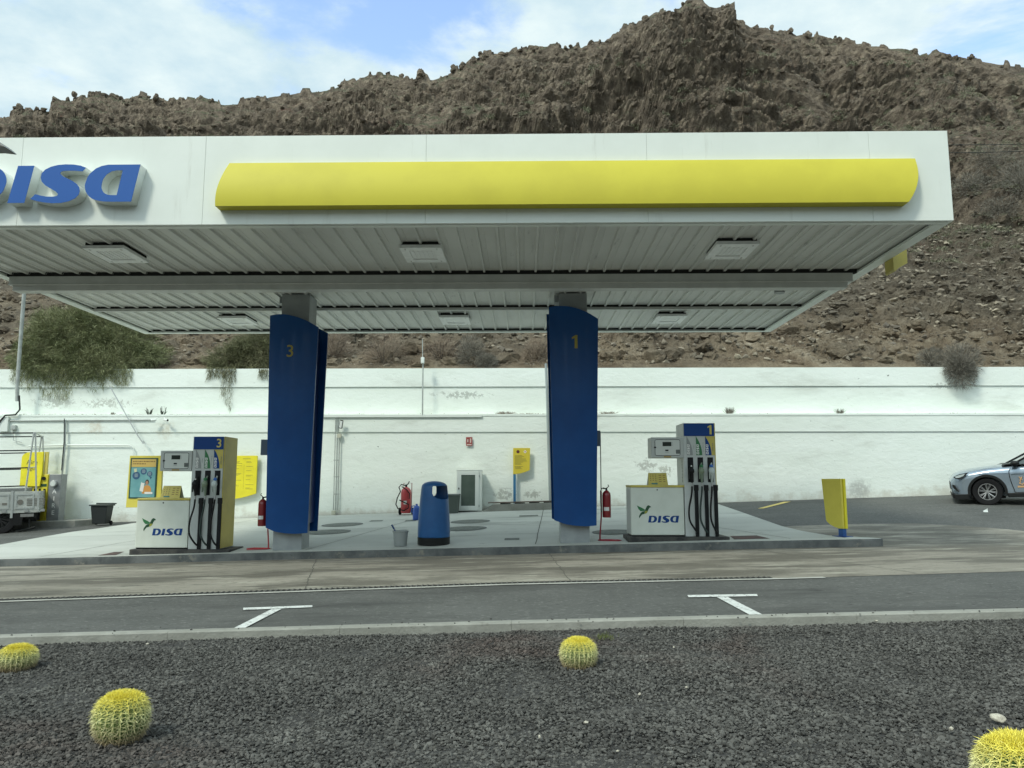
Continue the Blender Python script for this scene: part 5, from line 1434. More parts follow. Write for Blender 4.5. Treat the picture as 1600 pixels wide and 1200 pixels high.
# ================================================================ ISLAND OBJECTS
# litter bin
p = hit(678, 850, T)
t = thing('litter_bin', 'tall blue plastic litter bin with hooded side opening', 'litter bin', (p.x, 15.3, T(p.x, 15.3)))
NB = 160
prof = [(.311, .13), (.314, .16), (.316, .25), (.312, .40), (.304, .55), (.294, .70), (.285, .80), (.281, .86), (.2795, .875), (.278, .89), (.2765, .905), (.275, .92), (.2735, .94), (.272, .96), (.2705, .98), (.269, 1.0), (.267, 1.02), (.2645, 1.04), (.262, 1.06), (.259, 1.08), (.256, 1.10), (.2525, 1.12), (.249, 1.135), (.240, 1.155), (.215, 1.178), (.18, 1.198), (.12, 1.216), (.06, 1.226), (0.001, 1.229)]
def skip(i, k):
    az = 360. * k / NB
    zc = (prof[i][1] + prof[i + 1][1]) / 2
    if not (.87 < zc < 1.135): return False
    q = min(1, max(0, (zc - .87) / .13)); wv_ = math.sqrt(max(0, 1 - (1 - q) ** 2)); q2 = min(1, max(0, (1.135 - zc) / .03)); wv_ *= (.93 + .07 * q2)
    lo, hi = 50 - 53 * wv_, 50 + 53 * wv_
    return (az - lo) % 360 < hi - lo or (az - lo - 180) % 360 < hi - lo
mb = MB(); mb.lathe(prof, NB, 0, (0, 0), skip); bd = mb.build('shell', m_binblue, t, 0, True)
so = bd.modifiers.new('s', 'SOLIDIFY'); so.thickness = .012
mb = MB(); mb.lathe([(.305, .0), (.315, .0), (.3185, .14), (.311, .1405), (.2, .1405)], 48); mb.build('base', m_cardark, t, 0, True)
mb = MB(); mb.lathe([(.001, .4), (.26, .4), (.262, .79), (.255, .80), (.25, .5), (.001, .45)], 32); mb.build('liner', m_black, t, 0, True)
# bucket with brush
p = hit(627, 852, T)
t = thing('bucket', 'small grey plastic bucket left of the blue litter bin', 'bucket', (p.x, 15.15, T(p.x, 15.15)))
mb = MB(); mb.lathe([(.001, .003), (.118, .003), (.12, .01), (.145, .27), (.158, .275), (.158, .292), (.146, .295), (.14, .28), (.116, .02), (.001, .018)], 32); mb.build('body', m_bucket, t, 0, True)
mb = MB(); mb.tube([(.152 * math.cos(a_), .152 * math.sin(a_) * .4 - .1 * abs(math.sin(a_)), .28 - .06 * math.sin(a_)) for a_ in [PI * k / 12 + PI for k in range(13)]], .003, 5); mb.build('handle', m_steel, t)
o = MB().tube([(-.02, .02, .05), (-.11, 0, .30), (-.15, -.01, .36)], [.012, .012, .012], 8).tube([(-.13, -.005, .33), (-.175, -.015, .41)], [.018, .016], 8).build('brush', mat('brush_blue', (.02, .06, .18), .5), None, 0, True)
o.location = t.location; tag(o, 'dark blue squeegee handle sticking out of the grey bucket', 'brush')

# fire extinguishers on red stands
def extinguisher(loc, lab, side):
    t = thing('fire_extinguisher', lab, 'fire extinguisher', loc, 0, 'red fire extinguishers by the columns')
    mb = MB(); mb.lathe([(.001, 0), (.078, 0), (.082, .02), (.083, .42), (.075, .47), (.045, .505), (.025, .52), (.001, .52)], 24); mb.build('cylinder', m_red, t, 0, True)
    mb = MB(); mb.cyl((0, 0, .52), (0, 0, .565), .02, n=12); mb.tube([(0, 0, .56), (-.05 * side, 0, .60), (-.03 * side, 0, .63)], .009, 6); mb.tube([(0, 0, .55), (.07 * side, 0, .57)], .008, 6); mb.build('valve', m_black, t)
    mb = MB(); mb.tube([(.02 * side, 0, .55), (.09 * side, 0, .56), (.115 * side, 0, .50), (.115 * side, 0, .30), (.10 * side, 0, .10)], .010, 8); mb.build('hose', m_rubber, t, 0, True)
    mb = MB(); mb.lathe([(.0835, .13), (.0838, .13), (.0838, .20), (.0835, .20)], 24, 0, (0, 0), lambda i, k: not (k < 2 or k > 20)); mb.build('label', m_wood, t)
def ext_stand(x, y, lab, side, plate_w):
    z = T(x, y)
    t = thing('extinguisher_stand', lab, 'stand', (x, y, z), 0, 'stands holding the small extinguishers')
    mb = MB(); s = side
    mb.tube([(0, 0, .012), (s * .36, -.10, .012), (s * .40, -.02, .012), (s * .32, .16, .012), (0, .12, .012), (-s * .03, .05, .012)], .014, 6, closed=True)
    mb.tube([(0, .05, .015), (s * -.0, .05, .10), (s * .03, .05, .45), (s * .035, .05, .95)], .014, 8); mb.build('foot', m_red2 if side < 0 else mat('stand_red', (.30, .015, .03), .4), t, 0, True)
    mb = MB(); mb.cyl((s * .035, .06, .93), (s * .035, .06, 2.12), .009, n=8); mb.build('pole', m_kerbdark, t)
    mb = MB(); mb.box(s * .035 - (plate_w if side > 0 else .0), s * .035 + (0.0 if side > 0 else plate_w), .05, .056, 1.83, 2.14) if side > 0 else mb.box(-.23, .02, .05, .056, 1.83, 2.14); mb.build('plate', mat('plate_grey_blue', (.08, .12, .17) if side > 0 else (.19, .22, .24), .5), t)
a = at(938, 845, 15.15)
ext_stand(a.x, 15.15, 'red tubular extinguisher stand with a plate right of column 1', 1, .2)
extinguisher((a.x + .13, 15.13, T(a.x, 15.15) + .45), 'small red fire extinguisher hanging right of column 1', -1)
a = at(418, 856, 15.15)
ext_stand(a.x, 15.15, 'red tubular extinguisher stand with a grey plate left of column 3', -1, .24)
extinguisher((a.x - .12, 15.13, T(a.x, 15.15) + .45), 'small red fire extinguisher hanging left of column 3', 1)

# wheeled extinguisher
a = at(634, 804, 22.2)
t = thing('wheeled_extinguisher', 'large red wheeled extinguisher with a black hose by the wall', 'fire extinguisher', (a.x, 22.2, T(a.x, 22.2)), R(-10))
mb = MB(); mb.lathe([(.001, .05), (.13, .05), (.145, .08), (.148, .62), (.135, .70), (.09, .76), (.03, .79), (.001, .79)], 28); mb.build('cylinder', m_red2, t, 0, True)
mb = MB(); mb.cyl((0, 0, .78), (0, 0, .86), .03, n=12); mb.tube([(0, 0, .84), (.07, -.03, .88), (.10, -.03, .95)], .014, 6); mb.build('valve', m_black, t)
for s in (-1, 1):
    mb = MB(); mb.cyl((s * .17, .06, .10), (s * .21, .06, .10), .10, n=20); mb.build('wheel', m_tyre, t)
mb = MB(); mb.tube([(0, -.05, .83), (-.12, -.08, .86), (-.19, -.08, .78), (-.13, -.12, .66), (-.22, -.12, .48), (-.26, -.12, .30), (-.19, -.14, .18), (0, -.19, .12), (.13, -.16, .2), (.13, -.15, .3), (-.05, -.18, .38), (-.14, -.16, .42)], .016, 8); mb.tube([(-.1, -.1, .8), (.05, -.13, .72), (.15, -.12, .6), (.14, -.14, .45)], .014, 8); mb.build('hose', m_rubber, t, 0, True)
mb = MB(); mb.tube([(-.12, .13, .1), (-.12, .15, .9), (.12, .15, .9), (.12, .13, .1)], .012, 6); mb.build('frame', m_red, t)
mb = MB(); mb.box(-.02, .07, -.153, -.150, .30, .40); mb.build('label', m_wood, t)
# little blue can behind the bin
a = at(651, 800, 20.5)
mb = MB(); mb.lathe([(.001, 0), (.10, 0), (.11, .28), (.06, .36), (.03, .38), (.03, .42), (.001, .42)], 16); mb.tube([(-.05, 0, .37), (-.13, 0, .36), (-.14, 0, .22), (-.1, 0, .18)], .014, 6)
o = mb.build('water_can', mat('can_blue', (.03, .10, .42), .45), None, 0, True); o.location = (a.x, 20.5, T(a.x, 20.5)); tag(o, 'bright blue watering can half hidden behind the litter bin', 'watering can')
# white cabinet
a, b = at(713, 802, 22.5), at(749, 736, 22.5); w_ = b.x - a.x; zc = T(a.x, 22.5); h_ = b.z - zc
t = thing('cabinet', 'white metal cabinet with a dark glazed door against the wall', 'cabinet', (a.x, 22.5, zc))
mb = MB(); mb.box(0, w_ + .07, 0, .40, .04, h_ + .01); mb.box(-.01, w_ + .08, -.012, .41, h_ + .011, h_ + .035); mb.build('body', m_return, t, .006)
mb = MB(); mb.box(.05, w_ - .05, .03, .35, 0, .039); mb.build('base', m_dark, t)
mb = MB()
x0, x1, z0, z1, f = .02, w_ - .005, .07, h_ - .02, .115
mb.box(x0, x0 + f, -.025, -.001, z0, z1); mb.box(x1 - f, x1, -.025, -.001, z0, z1); mb.box(x0 + f, x1 - f, -.025, -.001, z0, z0 + f); mb.box(x0 + f, x1 - f, -.025, -.001, z1 - f * .8, z1)
dd = mb.build('door', m_return, t, .004)
mb = MB(); mb.box(x0 + f, x1 - f, -.012, -.008, z0 + f, z1 - f * .8); mb.build('pane', m_glassdark, dd)
mb = MB(); mb.cyl((x0 + .05, -.04, h_ * .57), (x0 + .05, -.0252, h_ * .57), .018, n=12); mb.box(x0 + .04, x0 + .06, -.045, -.04, h_ * .55, h_ * .60); mb.build('handle', m_black, dd)
mb = MB()
for z in (.15, h_ - .18): mb.cyl((x1 + .004, -.03, z), (x1 + .004, -.03, z + .07), .012, n=8)
mb.build('hinge', m_steel, dd)
# grey-green bin between litter bin and cabinet
a = at(706, 803, 22.1)
t = thing('waste_bin', 'dark grey plastic bin between the litter bin and the white cabinet', 'waste bin', (a.x, 22.3, T(a.x, 22.3)))
mb = MB(); mb.add([(-.16, -.15, .0), (.16, -.15, 0), (.16, .15, 0), (-.16, .15, 0), (-.2, -.19, .5), (.2, -.19, .5), (.2, .19, .5), (-.2, .19, .5)], [(0, 3, 2, 1), (0, 1, 5, 4), (1, 2, 6, 5), (2, 3, 7, 6), (3, 0, 4, 7), (4, 5, 6, 7)]); mb.build('body', mat('bin_olive', (.09, .11, .095), .6), t, .012)
mb = MB(); mb.box(-.215, .215, -.205, .205, .502, .545); mb.build('lid', mat('lid_grey', (.2, .22, .21), .6), t, .012)
# black wheelie bin left
a = at(146, 816, 21.6)
t = thing('waste_bin', 'black low waste bin against the wall left of pump 3', 'waste bin', (a.x, 22.0, T(a.x, 22.0)))
mb = MB(); mb.add([(-.19, -.14, .04), (.19, -.14, .04), (.19, .14, .04), (-.19, .14, .04), (-.24, -.18, .54), (.24, -.18, .54), (.24, .18, .54), (-.24, .18, .54)], [(0, 3, 2, 1), (0, 1, 5, 4), (1, 2, 6, 5), (2, 3, 7, 6), (3, 0, 4, 7), (4, 5, 6, 7)]); mb.build('body', mat('bin_dark', (.026, .03, .03), .5, spec=.25), t, .015)
mb = MB(); mb.box(-.27, .27, -.21, .20, .542, .58); mb.box(-.25, .25, .12, .22, .581, .62); mb.tube([(-.29, .22, .6), (.29, .22, .6)], .02, 8); mb.build('lid', m_plantg, t, .015)
for s in (-1, 1):
    mb = MB(); mb.cyl((s * .195, .13, .06), (s * .23, .13, .06), .06, n=16); mb.build('wheel', m_tyre, t)

# ================================================================ WALL FITTINGS
def X(px, Y=22.95): return at(px, 700, Y).x
def Z(py, Y=22.95): return at(800, py, Y).z
def pipe(name, pts, r, m, lab, cat, n=8, Y=22.93):
    mb = MB(); mb.tube([(at(px, py, Y)) for px, py in pts], r, n)
    return tag(mb.build(name, m, None, 0, True), lab, cat)
g = 'vertical conduits left of the middle of the wall'
for i, (x0, x1, lab) in enumerate([(524.5, 521, 'thin grey conduit, left of three below the wall lamp'), (527.5, 524, 'thin grey conduit, middle of three below the wall lamp'), (530.5, 527.5, 'thin grey conduit, right of three below the wall lamp')]):
    o = pipe('conduit', [(x0, 653 if i < 2 else 685), (x1, 797)], .014, m_pipe, lab, 'conduit'); o['group'] = g
mb = MB()
for py in (719, 745, 772): a, b = at(521, py, 22.9), at(530, py, 22.9); mb.box(a.x, b.x, 22.905, 22.912, a.z - .012, a.z + .012)
tag(mb.build('pipe_clips', m_pipe, None), 'flat clips holding the three conduits to the wall', 'clip')
a = at(521, 801, 22.9); mb = MB(); mb.box(-.06, .06, -.0, .08, -.06, .06); o = mb.build('junction_box', mat('box_cream', (.5, .5, .4), .6), None, .008); o.location = (a.x, 22.88, a.z); tag(o, 'cream junction box at the foot of the conduits', 'junction box')
a = at(530, 681, 22.9); o = mb.build('junction_box', mat('box_cream', (.5, .5, .4), .6), None, .008); o.location = (a.x, 22.88, a.z); tag(o, 'cream junction box just below the wall lamp', 'junction box')
a = at(532.5, 663, 22.8)
t = thing('wall_lamp', 'small tilted black rimmed flood lamp on the wall', 'lamp', (a.x, 22.8, a.z)); t.rotation_euler = (R(12), R(12), 0)
mb = MB(); mb.box(-.055, .055, 0, .05, -.13, .13); mb.build('housing', m_black, t, .02)
mb = MB(); mb.box(-.038, .038, -.006, -.0005, -.105, .105); mb.build('glass', m_diff, t, .015)
mb = MB(); mb.tube([(0, .05, 0), (-.05, .14, -.05)], .012, 6); mb.build('arm', m_steel, t)
# tall pipes
pipe('vertical_pipe', [(660, 650), (660.5, 600), (661, 566)], .022, m_pipe, 'pale vertical pipe rising from the ledge between the columns', 'pipe')
mb = MB(); mb.box(-.05, .05, -.05, .05, -.09, .09); o = mb.build('mast_box', m_return, None, .01); a = at(660.5, 563, 22.9); o.location = a; tag(o, 'small white box on top of the pale pipe', 'box')
pipe('thin_mast', [(660.5, 559), (660, 530)], .012, m_pipe, 'thin mast above the small white box', 'mast')
pipe('vertical_pipe', [(860, 792), (857, 690), (855, 620), (853, 568)], .04, mat('pipe_bluegrey', (.30, .34, .34), .5), 'blue grey vertical pipe left of column 1', 'pipe', Y=22.88)
# horizontal pipes on the left
pipe('wall_pipe', [(12, 657.5), (240, 656)], .022, m_pipe, 'long horizontal pipe below the ledge at the left', 'pipe')
pipe('wall_pipe', [(45, 697), (90, 695.5), (200, 695), (206, 697), (209, 702), (209, 715)], .018, m_return, 'white pipe that turns down behind the poster stand', 'pipe')
pipe('wall_pipe', [(102, 656), (101, 700), (97, 740), (94, 775), (91, 803)], .03, m_pipe, 'grey pipe running down beside the air pillar', 'pipe', Y=22.9)
pipe('cable', [(100.5, 654), (100, 690), (96, 735)], .012, m_cable, 'thin black cable beside the grey down pipe', 'cable', Y=22.86)
pipe('stay_rod', [(172, 604), (215, 680), (224, 693)], .016, m_steel, 'slanted steel rod below the green bush', 'rod', Y=22.75)
a = at(225, 691, 22.85); mb = MB(); mb.tube([(-.03, 0, .05), (.03, 0, -.02), (.05, 0, -.06), (0, 0, -.03), (-.03, 0, .02)], .008, 5); o = mb.build('rod_hook', m_steel, None); o.location = a; tag(o, 'small steel hook at the foot of the slanted rod', 'hook')
def cctv(px, py, rz, lab):
    a = at(px, py, 22.8); t = thing('security_camera', lab, 'camera', (a.x, 22.8, a.z), 0, 'white cameras under the ledge'); t.rotation_euler = (R(8), R(12 * (1 if rz > 0 else -1)), rz)
    mb = MB(); mb.cyl((0, 0, 0), (0, -.15, 0), .036, n=16); mb.build('body', m_return, t, 0, True)
    mb = MB(); mb.cyl((0, -.151, 0), (0, -.158, 0), .030, n=16); mb.build('lens', m_black, t)
    mb = MB(); mb.tube([(0, -.02, .03), (0, .05, .06), (0, .12, .06)], .014, 6); mb.build('bracket', m_return, t)
cctv(244, 656, R(-70), 'white security camera under the ledge, pointing left')
cctv(257, 656, R(62), 'white security camera under the ledge, pointing right')
# boxes at far left on the wall
for px, py, w2, h2, lab in [(7, 663, .12, .22, 'small white meter box on the wall at the far left'), (21, 668, .07, .07, 'little grey junction box right of the meter box')]:
    a = at(px, py, 22.9); mb = MB(); mb.box(-w2, w2, 0, .09, -h2, h2); o = mb.build('meter_box', m_return if px < 10 else m_pipe, None, .01); o.location = (a.x, 22.87, a.z); tag(o, lab, 'box')
pipe('conduit', [(20, 671), (21, 688), (34, 691)], .012, m_pipe, 'thin conduit under the grey junction box', 'conduit')

# ================================================================ AIR AND WATER POINT
a = at(46, 812, 22.4); zbp = T(a.x, 22) + .16
t = thing('air_water_machine', 'yellow air and water machine with a bold sign by the wall', 'machine', (a.x, 22.3, zbp))
xr = at(77, 740, 22.3).x - a.x; xs0 = at(34, 740, 22.3).x - a.x
ztop = at(60, 706, 22.3).z - zbp; zmid = at(60, 741, 22.3).z - zbp
mb = MB(); mb.box(xr - .62, xr - .02, 0, .4, 0, zmid); mb.build('body', mat('machine_yellow', (.66, .56, .04), .45), t, .02)
mb = MB(); xa = at(73, 706, 22.3).x - a.x
mb.prism([(xs0, zmid - .35), (xa - .10, zmid - .35), (xa - .06, zmid + .02), (xa - .06, ztop), (xs0 + .15, ztop - .02), (xs0 + .05, ztop - .07), (xs0, ztop - .15)], -.06, .0); sp = mb.build('sign_panel', m_yellow2, t, .006)
mb = MB(); mb.box(xa - .055, xa + .05, .005, .05, zmid - .3, ztop); mb.build('sign_side', m_khaki, t)
me = text_mesh('Aire', .13, .002); place(me, 'sign_text', m_text, sp, (xs0 + .32, -.0625, ztop - .30))
me = text_mesh('Agua', .13, .002); place(me, 'sign_text', m_text, sp, (xs0 + .32, -.0625, ztop - .50))
mb = MB(); mb.box(xr - .60, xr - .05, -.004, -.0003, zmid - .36, zmid - .28); mb.build('label_band', m_dgreen, t)
mb = MB(); mb.box(xr - .36, xr - .26, -.012, -.0003, zmid - .16, zmid - .07); mb.build('coin_slot', m_steel, t)
mb = MB(); mb.cyl((xr - .14, -.04, zmid - .12), (xr - .14, -.0003, zmid - .12), .05, n=20); mb.build('dial', m_black, t)
mb = MB()
for k in range(4): mb.cyl((xr - .52 + k * .14, -.02, zmid - .45), (xr - .52 + k * .14, -.0003, zmid - .45), .032, n=12)
mb.build('button', m_black, t)
mb = MB(); mb.prism([(xr - .5, .1), (xr - .3, .08), (xr - .12, .3), (xr - .2, .36), (xr - .4, .25)], -.004, -.0004); mb.build('swoosh', m_wood, t)
x0_ = at(75, 770, 22.2).x; x1_ = at(94, 770, 22.2).x; zt_ = at(85, 741, 22.2).z - zbp
t = thing('air_pillar', 'grey metal pillar with a gauge and the letters AIRE', 'air pump', (x0_, 22.2, zbp))
wp = x1_ - x0_
mb = MB(); mb.box(0, wp, 0, .3, 0, zt_); pb = mb.build('body', mat('pillar_grey', (.27, .28, .28), .45, (.22, .23, .23), 4, metal=.3), t, .012)
mb = MB(); mb.cyl((wp * .5, -.10, zt_ - .27), (wp * .5, -.0003, zt_ - .27), .095, n=28); ga = mb.build('gauge', m_steel, t, .01)
mb = MB(); mb.cyl((wp * .5, -.106, zt_ - .27), (wp * .5, -.1005, zt_ - .27), .075, n=28); mb.build('gauge_face', m_bezel, ga)
for k, ch in enumerate('AIRE'):
    me = text_mesh(ch, .125, .002, 0, .01); place(me, 'pillar_letter', m_wood, pb, (wp * .52, -.002, zt_ - .49 - k * .22 * .92))

# ================================================================ WHEELS
def wheel(parent, loc, r, wd, nspoke=5, name='wheel', s=1, mr_=None):
    e = MB(); e.lathe([(r * .62, -wd / 2 + .01), (r * .66, -wd / 2), (r * .95, -wd / 2), (r, -wd / 2 + .03), (r, wd / 2 - .03), (r * .95, wd / 2), (r * .66, wd / 2), (r * .62, wd / 2 - .01), (r * .62, -wd / 2 + .01)], 48)
    o = e.build(name, m_tyre, parent, 0, True); o.location = loc; o.rotation_euler = (PI / 2, 0, 0)
    q = MB(); q.lathe([(.001, 0.04), (r * .60, .04), (r * .62, -.02)], 40); q.build('rim_back', m_cardark, o, 0, True)
    q = MB()
    q.lathe([(r * .57, wd / 2 - .02), (r * .575, wd / 2 - .005), (r * .615, wd / 2 - .005), (r * .62, wd / 2 - .03)], 48)
    for k in range(nspoke):
        a = 2 * PI * k / nspoke + .15
        for da in (-.2, -.1, .1, .2):
            ca, sa = math.cos(a + da * .9), math.sin(a + da * .9); cb, sb = math.cos(a + da * 1.75), math.sin(a + da * 1.75)
            p0 = Vector((ca * r * .12, sa * r * .12, wd / 2 - .045)); p1 = Vector((cb * r * .58, sb * r * .58, wd / 2 - .015))
            q.tube([p0, p1], [.009, .0075], 5)
    q.lathe([(.001, wd / 2 - .03), (r * .12, wd / 2 - .032), (r * .14, wd / 2 - .06)], 20)
    q.build('rim', mr_ or m_rim, o, 0, True)
    return o

# ================================================================ SILVER CAR
def make_car():
    xw = at(1545, 780, 20.3).x
    t = thing('parked_car', 'silver blue hatchback car parked nose in at the right edge', 'car', (xw, 20.3, G(xw, 20.3)), 0)
    # local x: wheel centre = 0, nose at about -.80; y from 0 (near side) to 1.8
    W = 1.80; L0, L1 = -.80, 3.45
    # stations: x, z_bottom, z_shoulder, z_top(centre of hood / roof), inset at nose
    st = [(-.80, .36, .62, .66, .30), (-.77, .30, .70, .76, .20), (-.70, .24, .76, .83, .11), (-.55, .22, .80, .90, .04), (-.3, .22, .85, .945, .01), (0, .22, .90, .985, 0), (.3, .22, .925, 1.01, 0), (.60, .22, .94, 1.03, 0), (1.2, .22, .955, 1.03, 0), (2.0, .22, .975, 1.04, 0), (2.8, .22, 1.0, 1.06, 0), (3.2, .26, 1.02, 1.06, .03), (3.4, .32, 1.0, 1.04, .10), (3.45, .40, .95, 1.0, .2)]
    # refine stations
    xs_ = np.array([s_[0] for s_ in st]); cols_ = [np.array([s_[k] for s_ in st]) for k in range(1, 5)]
    xf = np.unique(np.concatenate([np.linspace(-.80, -.5, 14), np.linspace(-.5, 3.3, 60), np.linspace(3.3, 3.45, 6)]))
    C_ = [np.interp(xf, xs_, c) for c in cols_]
    for k in range(4):
        c = C_[k]; C_[k] = np.convolve(np.pad(c, 2, 'edge'), np.ones(5) / 5, 'valid')
    mb = MB(); V = []; ns = 0
    for i, x in enumerate(xf):
        zb_, zs, zt, ins = [C_[k][i] for k in range(4)]
        half = [(.10, zb_), (.02, zb_ + .05), (.005, zb_ + .16), (.02, zb_ + (zs - zb_) * .45), (.0, zb_ + (zs - zb_) * .72), (.012, zs - .06), (.03, zs - .02), (.07, zs + .012), (.16, zs + (zt - zs) * .45), (.35, zs + (zt - zs) * .82), (.65, zt - .005), (.9, zt)]
        ring = [(ins + a, z) for a, z in half] + [(W - ins - a, z) for a, z in half[-2::-1]]
        ns = len(ring)
        V += [(x, y, z) for y, z in ring]
    F = []
    for i in range(len(xf) - 1):
        for j in range(ns - 1): a = i * ns + j; F.append((a, a + 1, a + ns + 1, a + ns))
        F.append((i * ns + ns - 1, i * ns, (i + 1) * ns, (i + 1) * ns + ns - 1))
    F.append(list(range(ns))); F.append(list(range((len(xf) - 1) * ns, len(xf) * ns))[::-1])
    mb.add(V, F); body = mb.build('body', m_carp, t, 0, True)
    # wheel openings cut, then baked into the mesh
    bmt = bmesh.new(); bmt.from_mesh(body.data); bmesh.ops.recalc_face_normals(bmt, faces=bmt.faces); bmt.to_mesh(body.data); bmt.free()
    cuts = []
    for x in (0, 2.62):
        for y in (-.1, W - .35):
            c = MB(); c.cyl((x, y, .345), (x, y + .45, .345), .40, n=40); co = c.build('cutter', m_cardark, t); cuts.append(co)
            md = body.modifiers.new('b', 'BOOLEAN'); md.operation = 'DIFFERENCE'; md.solver = 'EXACT'; md.object = co
    dg = bpy.context.evaluated_depsgraph_get(); dg.update()
    me = bpy.data.meshes.new_from_object(body.evaluated_get(dg))
    if len(me.polygons) > 100:
        body.modifiers.clear(); body.data = me
    else: body.modifiers.clear()
    for c in cuts: bpy.data.objects.remove(c)
    for x in (0, 2.62):
        for y0, y1 in ((.03, .35), (W - .35, W - .03)):
            mb = MB(); mb.lathe([(.39, 0), (.405, 0)], 3) if False else None
            ring = [(x + .40 * math.cos(PI * k / 20 - .12 + (.24 * k / 20)), .345 + .40 * math.sin(PI * k / 20 - .12 + (.24 * k / 20))) for k in range(21)]
            V = []; 
            for (xx_, zz2) in ring: V += [(xx_, y0, zz2), (xx_, y1, zz2)]
            mb.add(V, [(2 * k, 2 * k + 1, 2 * k + 3, 2 * k + 2) for k in range(20)])
            yb = y1 if y0 < 1 else y0
            mb.add([(x - .42, yb, 0.15), (x + .42, yb, .15), (x + .42, yb, .76), (x - .42, yb, .76)], [(0, 1, 2, 3)])
            mb.build('wheel_liner', m_dark, t)
            # arch trim
            ys_ = -.014 if y0 < 1 else W + .014
            V = []
            for k in range(25):
                a = PI * k / 24 * 1.12 - .19
                for rr_, dy in ((.385, 0), (.445, 0), (.445, .03), ):
                    V.append((x + rr_ * math.cos(a), ys_ + (dy if y0 < 1 else -dy), .345 + rr_ * math.sin(a)))
            mb = MB(); mb.add(V, [(3 * k + q, 3 * k + q + 1, 3 * k + q + 4, 3 * k + q + 3) for k in range(24) for q in range(2)]); ao = mb.build('arch_trim', m_cardark, t, 0, True)
    for x in (0, 2.62):
        wheel(t, (x, .12, .345), .345, .21)
        o = wheel(t, (x, W - .12, .345), .345, .21); o.rotation_euler = (-PI / 2, 0, 0)
    # sill and front lip
    mb = MB(); mb.box(.44, 2.18, -.006, .06, .19, .30); mb.build('sill', m_cardark, t, .015)
    mb = MB(); mb.box(-.74, -.40, .03, .12, .17, .30); mb.prism([(-.79, .2), (-.7, .17), (-.7, .3), (-.8, .32)], .16, W - .16); mb.box(-.72, 0, .14, .3, .17, .25); mb.build('front_lip', m_cardark, t, .01)
    # greenhouse
    prof = [(.62, 1.02), (.95, 1.20), (1.30, 1.385), (1.62, 1.475), (2.1, 1.50), (2.7, 1.47), (3.1, 1.38), (3.36, 1.06)]
    mb = MB(); V = []; n = len(prof)
    for (x, z) in prof:
        k = (z - 1.0) / .5
        V += [(x, .05 + .20 * k, z), (x, W - .05 - .20 * k, z)]
    for (x, z) in prof: V += [(x, .045, 1.0 if x < 3 else 1.03), (x, W - .045, 1.0)]
    F = []
    for k in range(n - 1):
        F += [(2 * k, 2 * k + 1, 2 * k + 3, 2 * k + 2), (2 * n + 2 * k, 2 * k, 2 * k + 2, 2 * n + 2 * k + 2), (2 * k + 1, 2 * n + 2 * k + 1, 2 * n + 2 * k + 3, 2 * k + 3)]
    mb.add(V, F); gh = mb.build('glasshouse', m_carglass, t)
    mb = MB(); V = []
    rp = prof[2:7]
    for (x, z) in rp: k = (z - 1.0) / .5; V += [(x, .04 + .20 * k, z + .012), (x, W - .04 - .20 * k, z + .012)]
    mb.add(V, [(2 * k, 2 * k + 1, 2 * k + 3, 2 * k + 2) for k in range(len(rp) - 1)]); mb.build('roof', m_carp, t)
    mb = MB()
    def pill(y, s): 
        return [(x, (.035 + .20 * (z - 1) / .5) if s < 0 else (W - .035 - .20 * (z - 1) / .5), z + .006) for x, z in prof]
    mb.tube(pill(0, -1), .022, 6); mb.tube(pill(0, 1), .022, 6); mb.tube([(.95, .05, 1.0), (1.08, .12, 1.27)], .014, 6); mb.tube([(.62, .03, 1.01), (3.3, .03, 1.05)], .013, 6)
    mb.box(.93, 1.0, .035, .06, .985, 1.03); mb.tube([(1.95, .04, 1.02), (1.95, .22, 1.46)], .03, 6); mb.build('pillars', m_cardark, t, 0, True)
    mb = MB(); mb.prism([(.40, 1.0), (.50, 1.035), (.68, 1.04), (.74, 1.02)], .10, W - .1); mb.build('wiper_cowl', m_cardark, t)
    # headlamps
    for s in (0, 1):
        ysd = (lambda y: y) if s == 0 else (lambda y: W - y)
        mb = MB()
        q = [(-.735, .075, .755), (-.60, .038, .82), (-.37, .0, .865), (-.47, .002, .76), (-.60, .012, .70), (-.68, .04, .70)]
        mb.add([(x, ysd(y - .006), z) for x, y, z in q], [(0, 1, 2, 3, 4, 5)] if s == 0 else [(5, 4, 3, 2, 1, 0)]); hl = mb.build('headlight', m_cardark, t)
        q = [(-.70, .052, .765), (-.60, .030, .80), (-.46, .006, .83), (-.50, .006, .775), (-.61, .016, .735), (-.67, .036, .73)]
        mb = MB(); mb.add([(x, ysd(y - .012), z) for x, y, z in q], [(0, 1, 2, 3, 4, 5)]); mb.build('lens', m_lampglass, hl)
        mb = MB(); mb.add([(x, ysd(y - .004), z) for x, y, z in [(-.775, .155, .56), (-.72, .09, .54), (-.62, .022, .36), (-.66, .030, .36), (-.74, .10, .44), (-.77, .15, .48)]], [(0, 1, 2, 3, 4, 5)]); mb.build('air_vent', m_cardark, t)
    mb = MB(); mb.box(-.806, -.79, .45, W - .45, .42, .62); mb.build('grille', m_cardark, t)
    # doors: shut line, crease, handle, mirror
    mb = MB()
    def sl(pts, r=.007): mb.tube([(x, -.003, z) for x, z in pts], r, 5)
    sl([(.56, .93), (.52, .85), (.52, .70), (.56, .50), (.60, .32)], .009); sl([(1.62, .95), (1.62, .34)]); sl([(.60, .31), (1.6, .31)])
    mb.build('door_gap', m_cardark, t, 0, True)
    mb = MB(); mb.tube([(.56, -.004, .78), (1.6, -.004, .795)], .012, 6); mb.tube([(-.15, -.001, .815), (.5, -.002, .80)], .008, 6); mb.build('crease', mat('car_shade', (.2, .25, .3), .3, metal=.5), t, 0, True)
    mb = MB(); mb.tube([(1.30, -.03, .86), (1.36, -.045, .865), (1.5, -.045, .87), (1.54, -.02, .875)], .014, 8); mb.build('door_handle', m_carp, t, 0, True)
